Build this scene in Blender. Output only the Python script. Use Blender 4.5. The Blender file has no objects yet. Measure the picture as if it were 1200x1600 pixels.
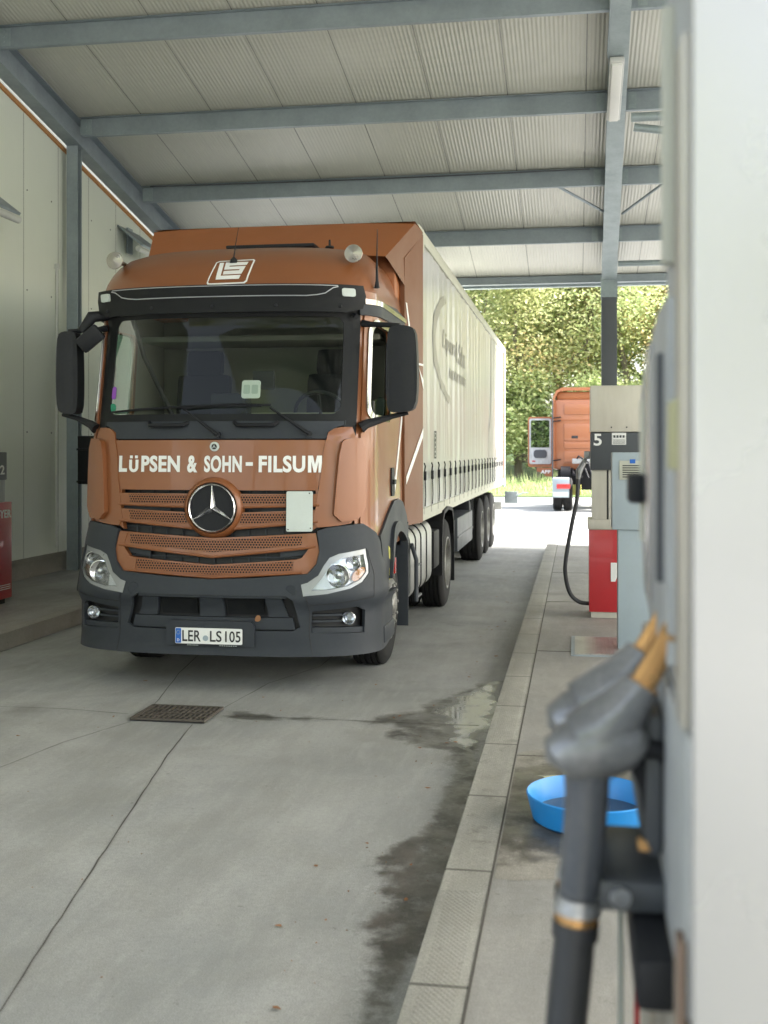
import bpy, bmesh, math, random
from mathutils import Vector, Matrix
from mathutils.geometry import delaunay_2d_cdt
random.seed(7)
SC = bpy.context.scene
COL = SC.collection
PI = math.pi
R = math.radians

# ------------------------------------------------------------------ camera
TH = math.atan(300/1785)
cam = bpy.data.cameras.new('camera')
camo = bpy.data.objects.new('camera', cam); COL.objects.link(camo)
camo.location = (0, 0, 1.8); camo.rotation_euler = (PI/2, 0, TH)
cam.sensor_fit = 'VERTICAL'; cam.sensor_height = 36; cam.sensor_width = 27
cam.lens = 1785/1600*36
cam.shift_y = -95/1600
cam.clip_start = 0.05; cam.clip_end = 1000
cam.dof.use_dof = True; cam.dof.focus_distance = 8.9; cam.dof.aperture_fstop = 3.7
SC.camera = camo
# ------------------------------------------------------------------ world
w = bpy.data.worlds.new('World'); SC.world = w; w.use_nodes = True
nt = w.node_tree; bg = nt.nodes['Background']
sky = nt.nodes.new('ShaderNodeTexSky'); sky.sky_type = 'NISHITA'; sky.sun_disc = False
SUN_EL, SUN_AZ = R(44), R(82)          # azimuth from +Y towards +X
sky.sun_elevation = SUN_EL; sky.sun_rotation = SUN_AZ
sky.air_density = 1.2; sky.dust_density = 3.5; sky.ozone_density = 0.8
hsv = nt.nodes.new('ShaderNodeHueSaturation'); hsv.inputs['Saturation'].default_value = 0.5
nt.links.new(sky.outputs[0], hsv.inputs['Color']); nt.links.new(hsv.outputs[0], bg.inputs['Color'])
bg.inputs['Strength'].default_value = 0.15
sl = bpy.data.lights.new('sun', 'SUN'); sl.energy = 3.2; sl.angle = R(12); sl.color = (1, .965, .91)
so = bpy.data.objects.new('sun', sl); COL.objects.link(so)
sd = Vector((math.sin(SUN_AZ)*math.cos(SUN_EL), math.cos(SUN_AZ)*math.cos(SUN_EL), math.sin(SUN_EL)))
so.rotation_euler = sd.to_track_quat('Z', 'Y').to_euler(); so.location = (20, 10, 30)
SC.view_settings.view_transform = 'Standard'; SC.view_settings.look = 'None'
SC.view_settings.gamma = 1; SC.view_settings.exposure = 2.6
try:
    SC.cycles.max_bounces = 10; SC.cycles.diffuse_bounces = 5; SC.cycles.transparent_max_bounces = 16
    SC.cycles.caustics_reflective = False; SC.cycles.caustics_refractive = False
except Exception: pass

# ------------------------------------------------------------------ materials
class NT:
    def __init__(s, name):
        s.m = bpy.data.materials.new(name); s.m.use_nodes = True; s.t = s.m.node_tree
        s.b = s.t.nodes['Principled BSDF']; s.out = s.t.nodes['Material Output']
    def n(s, typ, **kw):
        nd = s.t.nodes.new(typ)
        for k, v in kw.items():
            if k.startswith('i_'): nd.inputs[k[2:].replace('_', ' ')].default_value = v
            else: setattr(nd, k, v)
        return nd
    def l(s, a, b): s.t.links.new(a, b)
    def math(s, op, a, b=None, c=None, clamp=False):
        nd = s.n('ShaderNodeMath', operation=op, use_clamp=clamp)
        for i, v in enumerate((a, b, c)):
            if v is None: continue
            if isinstance(v, (int, float)): nd.inputs[i].default_value = v
            else: s.l(v, nd.inputs[i])
        return nd.outputs[0]
    def coord(s, kind='Object', scale=(1,1,1), rot=(0,0,0), loc=(0,0,0)):
        tc = s.n('ShaderNodeTexCoord'); mp = s.n('ShaderNodeMapping')
        mp.inputs['Scale'].default_value = scale; mp.inputs['Rotation'].default_value = rot; mp.inputs['Location'].default_value = loc
        s.l(tc.outputs[kind], mp.inputs[0]); return mp.outputs[0]
    def noise(s, vec, scale, detail=4, rough=.55, dist=0):
        nd = s.n('ShaderNodeTexNoise'); nd.inputs['Scale'].default_value = scale; nd.inputs['Detail'].default_value = detail
        nd.inputs['Roughness'].default_value = rough; nd.inputs['Distortion'].default_value = dist
        s.l(vec, nd.inputs['Vector']); return nd.outputs['Fac']
    def ramp(s, fac, stops):
        nd = s.n('ShaderNodeValToRGB'); e = nd.color_ramp.elements
        while len(e) < len(stops): e.new(.5)
        for i, (p, c) in enumerate(stops):
            e[i].position = p; e[i].color = tuple(c)+(1,) if len(c) == 3 else c
        s.l(fac, nd.inputs[0]); return nd.outputs[0]
    def mix(s, fac, a, b, mode='MIX'):
        nd = s.n('ShaderNodeMix', data_type='RGBA', blend_type=mode)
        for i, v in ((0, fac), (6, a), (7, b)):
            if isinstance(v, (int, float)): nd.inputs[i].default_value = v
            elif isinstance(v, tuple): nd.inputs[i].default_value = v+(1,) if len(v) == 3 else v
            else: s.l(v, nd.inputs[i])
        return nd.outputs[2]
    def bump(s, h, strength=.3, dist=.01, normal=None):
        nd = s.n('ShaderNodeBump'); nd.inputs['Strength'].default_value = strength; nd.inputs['Distance'].default_value = dist
        s.l(h, nd.inputs['Height'])
        if normal is not None: s.l(normal, nd.inputs['Normal'])
        s.l(nd.outputs[0], s.b.inputs['Normal']); return nd.outputs[0]

def paint(name, col, rough=.4, metal=0, coat=0, dirt=.25, dscale=3, bump=0, spec=.5, dirtcol=None, streak=False):
    """paint / plastic / metal with a little uneven grime"""
    t = NT(name); v = t.coord('Object', (1,1,.25) if streak else (1,1,1))
    n1 = t.noise(v, dscale, 6, .65); n2 = t.noise(v, dscale*9, 4, .6)
    f = t.math('MULTIPLY', t.math('ADD', t.math('MULTIPLY', n1, .7), t.math('MULTIPLY', n2, .3)), 1)
    dc = dirtcol or tuple(c*.55+.03 for c in col)
    m = t.ramp(f, [(.38, (0,0,0)), (.72, (1,1,1))])
    c = t.mix(t.math('MULTIPLY', m, dirt), col, dc)
    t.l(c, t.b.inputs['Base Color'])
    rr = t.math('ADD', t.math('MULTIPLY', n1, .25), rough-.1, clamp=True); t.l(rr, t.b.inputs['Roughness'])
    t.b.inputs['Metallic'].default_value = metal
    t.b.inputs['Coat Weight'].default_value = coat; t.b.inputs['Coat Roughness'].default_value = .04
    t.b.inputs['Specular IOR Level'].default_value = spec
    if bump: t.bump(n2, bump, .004)
    return t.m

def glass(name, tint=(.8,.9,.86), refl=1.0):
    t = NT(name); t.t.nodes.remove(t.b)
    tr = t.n('ShaderNodeBsdfTransparent'); tr.inputs[0].default_value = tint+(1,)
    gl = t.n('ShaderNodeBsdfGlossy'); gl.inputs['Roughness'].default_value = .015
    fr = t.n('ShaderNodeFresnel'); fr.inputs[0].default_value = 1.5
    mx = t.n('ShaderNodeMixShader'); t.l(t.math('MULTIPLY', fr.outputs[0], refl, clamp=True), mx.inputs[0])
    t.l(tr.outputs[0], mx.inputs[1]); t.l(gl.outputs[0], mx.inputs[2]); t.l(mx.outputs[0], t.out.inputs[0])
    return t.m

M = {}
BROWN = (.235, .080, .026)
M['brown'] = paint('copper_brown_paint', BROWN, .38, .12, .4, .05, 1.2, dirtcol=(.20,.08,.04))
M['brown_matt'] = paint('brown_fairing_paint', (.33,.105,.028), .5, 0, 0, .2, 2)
M['brown_side_dim'] = paint('brown_side_fairing_dim', (.16,.056,.018), .5, 0, 0, 0, 2)  # fairing paint darkened in colour to offset the stronger light on the sides
M['orange'] = paint('orange_cab_paint', (.35,.12,.045), .4, 0, .4, .15, 2)
M['bumper'] = paint('grey_bumper_plastic', (.029,.034,.042), .5, 0, 0, .4, 4, .08, dirtcol=(.055,.06,.065), spec=.28)
M['black'] = paint('black_plastic', (.009,.010,.013), .5, 0, 0, .3, 5, .05, spec=.3)
M['gloss_black'] = paint('black_gloss_trim', (.005,.006,.007), .45, 0, 0, .2, 3, spec=.22)
M['rubber'] = paint('tyre_rubber', (.014,.014,.015), .8, 0, 0, .5, 7, .3, dirtcol=(.04,.038,.034), spec=.25)
M['rim'] = paint('steel_rim', (.33,.33,.32), .45, .7, 0, .6, 9, .1, dirtcol=(.12,.10,.08))
M['bezel'] = paint('lamp_bezel', (.28,.29,.30), .3, .6, 0, .3, 4)
M['strap'] = paint('curtain_strap', (.33,.32,.30), .7, 0, 0, .3, 9)
M['pale_yellow'] = paint('pale_yellow_label', (.42,.41,.24), .6)
M['grout'] = paint('joint_grout', (.075,.07,.06), .9)
M['alu'] = paint('brushed_aluminium', (.42,.42,.41), .36, .7, 0, .4, 4, .06, dirtcol=(.2,.19,.17))
M['trim'] = paint('polished_trim', (.36,.36,.35), .14, 1, 0, .1, 4)
M['chrome'] = paint('chrome', (.75,.75,.76), .12, 1, 0, .08, 4)
M['horn_metal'] = paint('horn_metal', (.34,.32,.28), .28, .9, 0, .3, 9)
M['silver'] = paint('silver_trim', (.55,.56,.58), .3, .8, 0, .15, 4)
M['white_paint'] = paint('white_lettering', (.82,.82,.80), .5, 0, 0, .12, 8)
M['white_plate'] = paint('white_plate', (.55,.60,.57), .45, 0, 0, .25, 6, dirtcol=(.35,.38,.34))
M['cream'] = paint('cream_trim', (.50,.47,.38), .7, 0, 0, .2, 3)
M['interior_grey'] = paint('interior_grey', (.24,.235,.195), .8, 0, 0, .2, 4)
M['seat'] = paint('seat_fabric', (.014,.015,.017), .9, 0, 0, .3, 30, .2)
M['dash'] = paint('dashboard_plastic', (.03,.031,.033), .65, 0, 0, .3, 6)
M['glass'] = glass('windscreen_glass', (.68,.75,.70), .35)
M['side_glass'] = glass('side_window_glass', (.50,.80,.70), .2)
M['lamp_glass'] = glass('headlight_lens', (.93,.95,.97), .9)
M['red'] = paint('red_pump_panel', (.50,.022,.030), .35, 0, .3, .2, 3, dirtcol=(.32,.03,.03))
M['red_dark'] = paint('red_pump_panel_far', (.42,.012,.02), .35, 0, .3, .15, 3)
M['pump_dark'] = paint('pump_dark_grey', (.055,.062,.072), .45, 0, 0, .2, 5)
M['steel'] = paint('stainless_panel', (.56,.53,.47), .38, .55, 0, .45, 3, .03, streak=True, dirtcol=(.30,.27,.22))
M['hood'] = paint('pump_hood_metal', (.60,.57,.50), .42, .2, 0, .5, 2.2, .03, streak=True, dirtcol=(.36,.32,.26))
M['cabinet'] = paint('grey_blue_cabinet', (.34,.40,.44), .5, 0, 0, .3, 4, .04, dirtcol=(.25,.28,.29))
M['vent'] = paint('vent_cream', (.50,.50,.42), .5)
M['hood_white'] = paint('white_dispenser_panel', (.46,.452,.445), .26, .4, .1, .05, 1.0, dirtcol=(.6,.59,.57))
M['disp_grey'] = paint('dispenser_grey', (.50,.52,.53), .4, .35, 0, .8, 3, .05, dirtcol=(.16,.17,.18), streak=True)
M['disp_dirty'] = paint('dirty_dispenser_skirt', (.36,.33,.27), .6, 0, 0, .9, 5, .1, dirtcol=(.12,.11,.10))
M['rust'] = paint('rusty_edge', (.22,.15,.11), .7, .2, 0, .8, 6, .1)
M['brass'] = paint('brass_spout', (.80,.47,.20), .26, .85, 0, .35, 12, dirtcol=(.4,.2,.08))
M['nozzle'] = paint('nozzle_black', (.14,.145,.155), .30, .3, .4, .9, 14, .05, dirtcol=(.30,.30,.30))
M['grip'] = paint('grip_rubber', (.055,.062,.075), .34, 0, .3, .5, 12, .05, dirtcol=(.14,.14,.15))
M['hose'] = paint('hose_rubber', (.025,.027,.032), .45, 0, .1, .3, 9, .1)
M['blue'] = paint('blue_plastic', (.012,.23,.62), .38, 0, .1, .35, 6, dirtcol=(.05,.22,.42))
M['galv'] = paint('galvanised_steel', (.31,.36,.395), .5, .35, 0, .5, 2.5, .04, dirtcol=(.16,.19,.21))
M['galv_light'] = paint('galvanised_light', (.36,.42,.44), .46, .35, 0, .7, 3.5, .04, dirtcol=(.20,.25,.27))
M['col_dark'] = paint('dark_column_paint', (.095,.105,.12), .55, 0, 0, .3, 3)
M['orange_foam'] = paint('orange_foam_strip', (.48,.22,.07), .8, 0, 0, .5, 12)
M['amber'] = paint('amber_lens', (.75,.22,.03), .2, 0, .6)
M['red_lens'] = paint('red_lens', (.55,.02,.02), .2, 0, .6)
M['yellow'] = paint('yellow_sticker', (.55,.52,.12), .5, 0, 0, .6, 30)
M['eu_blue'] = paint('plate_blue', (.01,.12,.50), .4)
M['ink'] = paint('ink_black', (.012,.012,.014), .5)
M['ghost'] = paint('faded_print', (.30,.29,.24), .5, 0, 0, .3, 5)
M['green_leg'] = paint('pale_green_paint', (.25,.42,.24), .5)
M['purple'] = paint('purple_sticker', (.25,.06,.42), .4)
M['green_st'] = paint('green_sticker', (.01,.25,.13), .4)
M['lamp_case'] = paint('lamp_housing', (.62,.63,.62), .4)
M['chassis'] = paint('chassis_black', (.010,.010,.012), .6, 0, 0, .5, 5, .1, dirtcol=(.035,.032,.03), spec=.25)
M['leaf_dead'] = paint('dead_leaf', (.26,.12,.05), .7)
M['screen_lit'] = paint('pump_display', (.35,.42,.55), .2)

def curtain_mat():
    t = NT('trailer_curtain'); v = t.coord('Object')
    n = t.noise(v, 1.2, 5, .6); st = t.noise(t.coord('Object', (3, 7, .35)), 1.6, 5, .6)
    c = t.mix(t.ramp(st, [(.35,(0,0,0)),(.75,(1,1,1))]), (.49,.49,.49), (.40,.40,.395))
    c = t.mix(t.math('MULTIPLY', t.ramp(n, [(.45,(0,0,0)),(.7,(1,1,1))]), .25), c, (.42,.40,.33))
    t.l(c, t.b.inputs['Base Color']); t.b.inputs['Roughness'].default_value = .3
    t.b.inputs['Coat Weight'].default_value = .35; t.b.inputs['Coat Roughness'].default_value = .22
    w_ = t.noise(t.coord('Object', (1, 2.6, .5)), 1.1, 3, .5); t.bump(w_, .5, .05)
    return t.m
M['curtain'] = curtain_mat()

def hole_mat():
    """brown mesh plate with a hexagonal pattern of round holes"""
    t = NT('perforated_grille'); tc = t.n('ShaderNodeTexCoord'); a = .0215
    def lat(sh):
        mp = t.n('ShaderNodeMapping'); mp.inputs['Scale'].default_value = (1/a, 1/(a*1.732), 1); mp.inputs['Location'].default_value = (sh, sh, 0)
        t.l(tc.outputs['UV'], mp.inputs[0])
        fr = t.n('ShaderNodeVectorMath', operation='FRACTION'); t.l(mp.outputs[0], fr.inputs[0])
        sb = t.n('ShaderNodeVectorMath', operation='SUBTRACT'); sb.inputs[1].default_value = (.5,.5,0); t.l(fr.outputs[0], sb.inputs[0])
        ml = t.n('ShaderNodeVectorMath', operation='MULTIPLY'); ml.inputs[1].default_value = (1,1.732,0); t.l(sb.outputs[0], ml.inputs[0])
        ln = t.n('ShaderNodeVectorMath', operation='LENGTH'); t.l(ml.outputs[0], ln.inputs[0]); return ln.outputs[1]
    d = t.math('MINIMUM', lat(0), lat(.5))
    hole = t.math('LESS_THAN', d, .33)
    t.l(t.mix(hole, BROWN, (.006,.005,.005)), t.b.inputs['Base Color'])
    t.l(t.math('ADD', t.math('MULTIPLY', hole, .5), .35), t.b.inputs['Roughness'])
    t.bump(t.math('MULTIPLY', hole, -1), .8, .006)
    return t.m
M['holes'] = hole_mat()

def concrete(name, base=(.325,.325,.31), wet=0, tread=False, warm=0):
    t = NT(name); v = t.coord('Generated'); tc = t.n('ShaderNodeTexCoord')
    geo = t.n('ShaderNodeNewGeometry'); v = geo.outputs['Position']
    def mp(sc, rot=0):
        m_ = t.n('ShaderNodeMapping'); m_.inputs['Scale'].default_value = sc; m_.inputs['Rotation'].default_value = (0,0,rot); t.l(v, m_.inputs[0]); return m_.outputs[0]
    big = t.noise(v, .55, 5, .6, .6); med = t.noise(v, 2.3, 6, .62, .5); fine = t.noise(v, 38, 5, .7); grain = t.noise(v, 210, 2, .7)
    trk = t.noise(mp((1.5,.16,1), R(-4)), 1.3, 4, .55); brush = t.noise(mp((5,.9,1), R(18)), 2.5, 5, .65)
    dark = tuple(c*.66 for c in base); light = tuple(min(1, c*1.2) for c in base)
    c = t.mix(t.ramp(big, [(.36,(0,0,0)),(.64,(1,1,1))]), (base[0]*.72, base[1]*.74, base[2]*.76), light)
    c = t.mix(t.math('MULTIPLY', t.ramp(trk, [(.42,(0,0,0)),(.66,(1,1,1))]), .55), c, dark)
    c = t.mix(t.math('MULTIPLY', t.ramp(med, [(.42,(0,0,0)),(.75,(1,1,1))]), .5), c, (base[0]*.78, base[1]*.76, base[2]*.70))
    c = t.mix(t.math('MULTIPLY', t.ramp(brush, [(.47,(0,0,0)),(.68,(1,1,1))]), .38), c, light)
    c = t.mix(t.math('MULTIPLY', t.ramp(fine, [(.38,(0,0,0)),(.66,(1,1,1))]), .42), c, dark)
    c = t.mix(.34, c, t.ramp(grain, [(.3,(.02,.02,.02)),(.7,(1,1,1))]), 'OVERLAY')
    sp = t.noise(v, 15, 3, .8); c = t.mix(t.math('MULTIPLY', t.ramp(sp, [(.66,(0,0,0)),(.73,(1,1,1))]), .55), c, (.08,.075,.065))
    oil = t.noise(v, 1.15, 3, .45, .2); c = t.mix(t.math('MULTIPLY', t.ramp(oil, [(.66,(0,0,0)),(.74,(1,1,1))]), .35), c, (.10,.095,.085))
    h = t.math('ADD', fine, t.math('MULTIPLY', grain, .5))
    if tread:
        sx = t.n('ShaderNodeSeparateXYZ'); t.l(v, sx.inputs[0])
        q = t.math('MULTIPLY', t.math('SINE', t.math('MULTIPLY', sx.outputs[0], 2*PI/.022)), t.math('SINE', t.math('MULTIPLY', sx.outputs[1], 2*PI/.03)))
        m0 = t.math('MULTIPLY', t.math('GREATER_THAN', sx.outputs[0], -.485), t.math('LESS_THAN', sx.outputs[0], -.365))
        q = t.math('MULTIPLY', q, m0)
        c = t.mix(t.math('MULTIPLY', t.math('ABSOLUTE', q), .55), c, dark); h = t.math('ADD', h, t.math('MULTIPLY', q, .8))
        fr = t.math('FRACT', t.math('ADD', sx.outputs[1], .44)); j = t.math('LESS_THAN', fr, .02)
        c = t.mix(t.math('MULTIPLY', j, .9), c, (.09,.085,.075)); h = t.math('SUBTRACT', h, t.math('MULTIPLY', j, 2))
    if wet:
        at = t.n('ShaderNodeAttribute', attribute_name='wet'); en = t.noise(v, 7, 6, .7)
        wf = t.ramp(t.math('ADD', at.outputs['Fac'], t.math('MULTIPLY', t.math('SUBTRACT', en, .5), 1.7)), [(.14,(0,0,0)),(.50,(1,1,1))])
        tone = t.ramp(t.noise(v, 2.6, 4, .6), [(.35,(.22,.215,.205)),(.65,(.38,.37,.345))])
        c0_ = c; c = t.mix(wf, c, t.mix(1.0, c, tone, 'MULTIPLY'))
        wn = t.noise(v, 5, 4, .6)
        rr = t.ramp(wn, [(.42,(.30,)*3),(.62,(.55,)*3)]); t.l(t.mix(wf, (.65,.65,.65), rr), t.b.inputs['Roughness'])
        if wet == 2:
            rr2 = t.mix(wf, (.34,.34,.34), (.03,.03,.03)); t.l(rr2, t.b.inputs['Roughness'])
            t.l(t.mix(1.0, c0_, (.24,.235,.225), 'MULTIPLY'), t.b.inputs['Base Color']); t.b.inputs['Specular IOR Level'].default_value = .8
            t.bump(h, .015, .004); return t.m
        t.bump(h, .12, .004)
    else:
        rr = t.math('ADD', t.math('MULTIPLY', med, .3), .55); t.l(rr, t.b.inputs['Roughness'])
        t.bump(h, .35, .005)
    t.l(c, t.b.inputs['Base Color']); return t.m
M['conc'] = concrete('lane_concrete'); M['conc_wet'] = concrete('wet_lane_concrete', wet=1)
M['pud'] = concrete('lane_puddle', wet=2)
M['island'] = concrete('island_concrete', (.285,.275,.255)); M['island_wet'] = concrete('wet_island_concrete', (.29,.27,.235), wet=1)
M['kerb'] = concrete('kerb_concrete', (.31,.30,.265), tread=True); M['kerb_wet'] = concrete('wet_kerb', (.31,.30,.265), wet=1, tread=True)
M['kerb_plain'] = concrete('kerb_plain_concrete', (.27,.255,.225))
def puddle():
    t = NT('puddle_water'); t.b.inputs['Base Color'].default_value = (.05,.05,.047,1); t.b.inputs['Roughness'].default_value = .03
    t.b.inputs['Specular IOR Level'].default_value = .9
    t.bump(t.noise(t.coord('Object'), 3, 2), .02, .01); return t.m
M['puddle'] = puddle()
def pavers():
    t = NT('pavers'); geo = t.n('ShaderNodeNewGeometry')
    br = t.n('ShaderNodeTexBrick'); t.l(geo.outputs['Position'], br.inputs['Vector'])
    br.inputs['Scale'].default_value = 1; br.inputs['Brick Width'].default_value = .2; br.inputs['Row Height'].default_value = .1
    br.inputs['Mortar Size'].default_value = .008
    br.inputs['Color1'].default_value = (.30,.30,.295,1); br.inputs['Color2'].default_value = (.25,.25,.245,1); br.inputs['Mortar'].default_value = (.2,.2,.19,1)
    n = t.noise(geo.outputs['Position'], .5, 5, .6)
    t.l(t.mix(t.math('MULTIPLY', n, .4), br.outputs[0], (.29,.285,.27)), t.b.inputs['Base Color']); t.b.inputs['Roughness'].default_value = .8
    return t.m
M['pavers'] = pavers()
def grassmat():
    t = NT('grass_ground'); g = t.n('ShaderNodeNewGeometry'); n = t.noise(g.outputs['Position'], 1.1, 6, .7); n2 = t.noise(g.outputs['Position'], 14, 3, .7)
    c = t.ramp(n, [(.3,(.05,.10,.02)),(.5,(.10,.16,.035)),(.7,(.20,.19,.07))])
    t.l(t.mix(t.math('MULTIPLY', n2, .5), c, (.05,.08,.02)), t.b.inputs['Base Color']); t.b.inputs['Roughness'].default_value = .9; t.bump(n2, .8, .05); return t.m
M['grass'] = grassmat()
def leafmat(name, a, b, c_):
    t = NT(name); g = t.n('ShaderNodeNewGeometry'); rnd = g.outputs['Random Per Island']
    n = t.noise(g.outputs['Position'], .45, 2, .5)
    f = t.math('ADD', t.math('MULTIPLY', rnd, .55), t.math('MULTIPLY', n, .5))
    c = t.ramp(f, [(.25, a), (.5, b), (.8, c_)])
    t.l(c, t.b.inputs['Base Color']); t.b.inputs['Roughness'].default_value = .55
    tr = t.n('ShaderNodeBsdfTranslucent'); t.l(c, tr.inputs[0])
    mx = t.n('ShaderNodeMixShader'); mx.inputs[0].default_value = .5
    t.l(t.b.outputs[0], mx.inputs[1]); t.l(tr.outputs[0], mx.inputs[2]); t.l(mx.outputs[0], t.out.inputs[0]); return t.m
M['leafA'] = leafmat('leaves_yellow_green', (.32,.38,.16), (.54,.57,.27), (.66,.63,.36))
M['leafB'] = leafmat('leaves_green', (.26,.34,.14), (.44,.51,.23), (.58,.60,.32))
M['leafC'] = leafmat('leaves_autumn', (.32,.36,.15), (.55,.52,.25), (.68,.50,.26))
M['bark'] = paint('bark', (.20,.175,.13), .9, 0, 0, .6, 6, .5, dirtcol=(.10,.09,.06))

def ribbed(name, base, period, axis, strength, seam=None, dirt=.25, seam_off=0, rough=.45, contrast=.17):
    """profiled sandwich panel: narrow ribs and seams running one way"""
    t = NT(name); tc = t.n('ShaderNodeTexCoord'); sx = t.n('ShaderNodeSeparateXYZ'); t.l(tc.outputs['Object'], sx.inputs[0])
    x = sx.outputs[axis]
    s_ = t.math('SINE', t.math('MULTIPLY', x, 2*PI/period)); pk = t.math('POWER', t.math('ABSOLUTE', t.math('SINE', t.math('MULTIPLY', x, PI/period))), 6)
    v = tc.outputs['Object']; n = t.noise(v, .8, 5, .6); n2 = t.noise(v, 9, 4, .7)
    dk = tuple(c*.72 for c in base)
    c = t.mix(t.math('MULTIPLY', n, dirt*1.6), base, dk)
    c = t.mix(t.math('MULTIPLY', pk, contrast), c, tuple(c_*.55 for c_ in base))
    h = s_
    if seam:
        fr = t.math('FRACT', t.math('DIVIDE', t.math('ADD', x, seam_off), seam)); sm = t.math('LESS_THAN', fr, .014)
        c = t.mix(t.math('MULTIPLY', sm, .85), c, tuple(c_*.22 for c_ in base)); h = t.math('SUBTRACT', h, t.math('MULTIPLY', sm, 3))
    c = t.mix(t.math('MULTIPLY', t.ramp(n2, [(.66,(0,0,0)),(.8,(1,1,1))]), .3), c, dk)
    t.l(c, t.b.inputs['Base Color']); t.l(t.math('ADD', t.math('MULTIPLY', n, .2), rough-.1), t.b.inputs['Roughness'])
    t.bump(h, strength, .004); return t.m
M['ceiling'] = ribbed('ceiling_panel', (.62,.62,.56), .05, 0, .55, 1.0, .25, 3.88, rough=.34)
M['wall'] = ribbed('wall_panel', (.78,.82,.745), .05, 1, .30, 1.0, .2, .2, rough=.42, contrast=.12)

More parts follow.
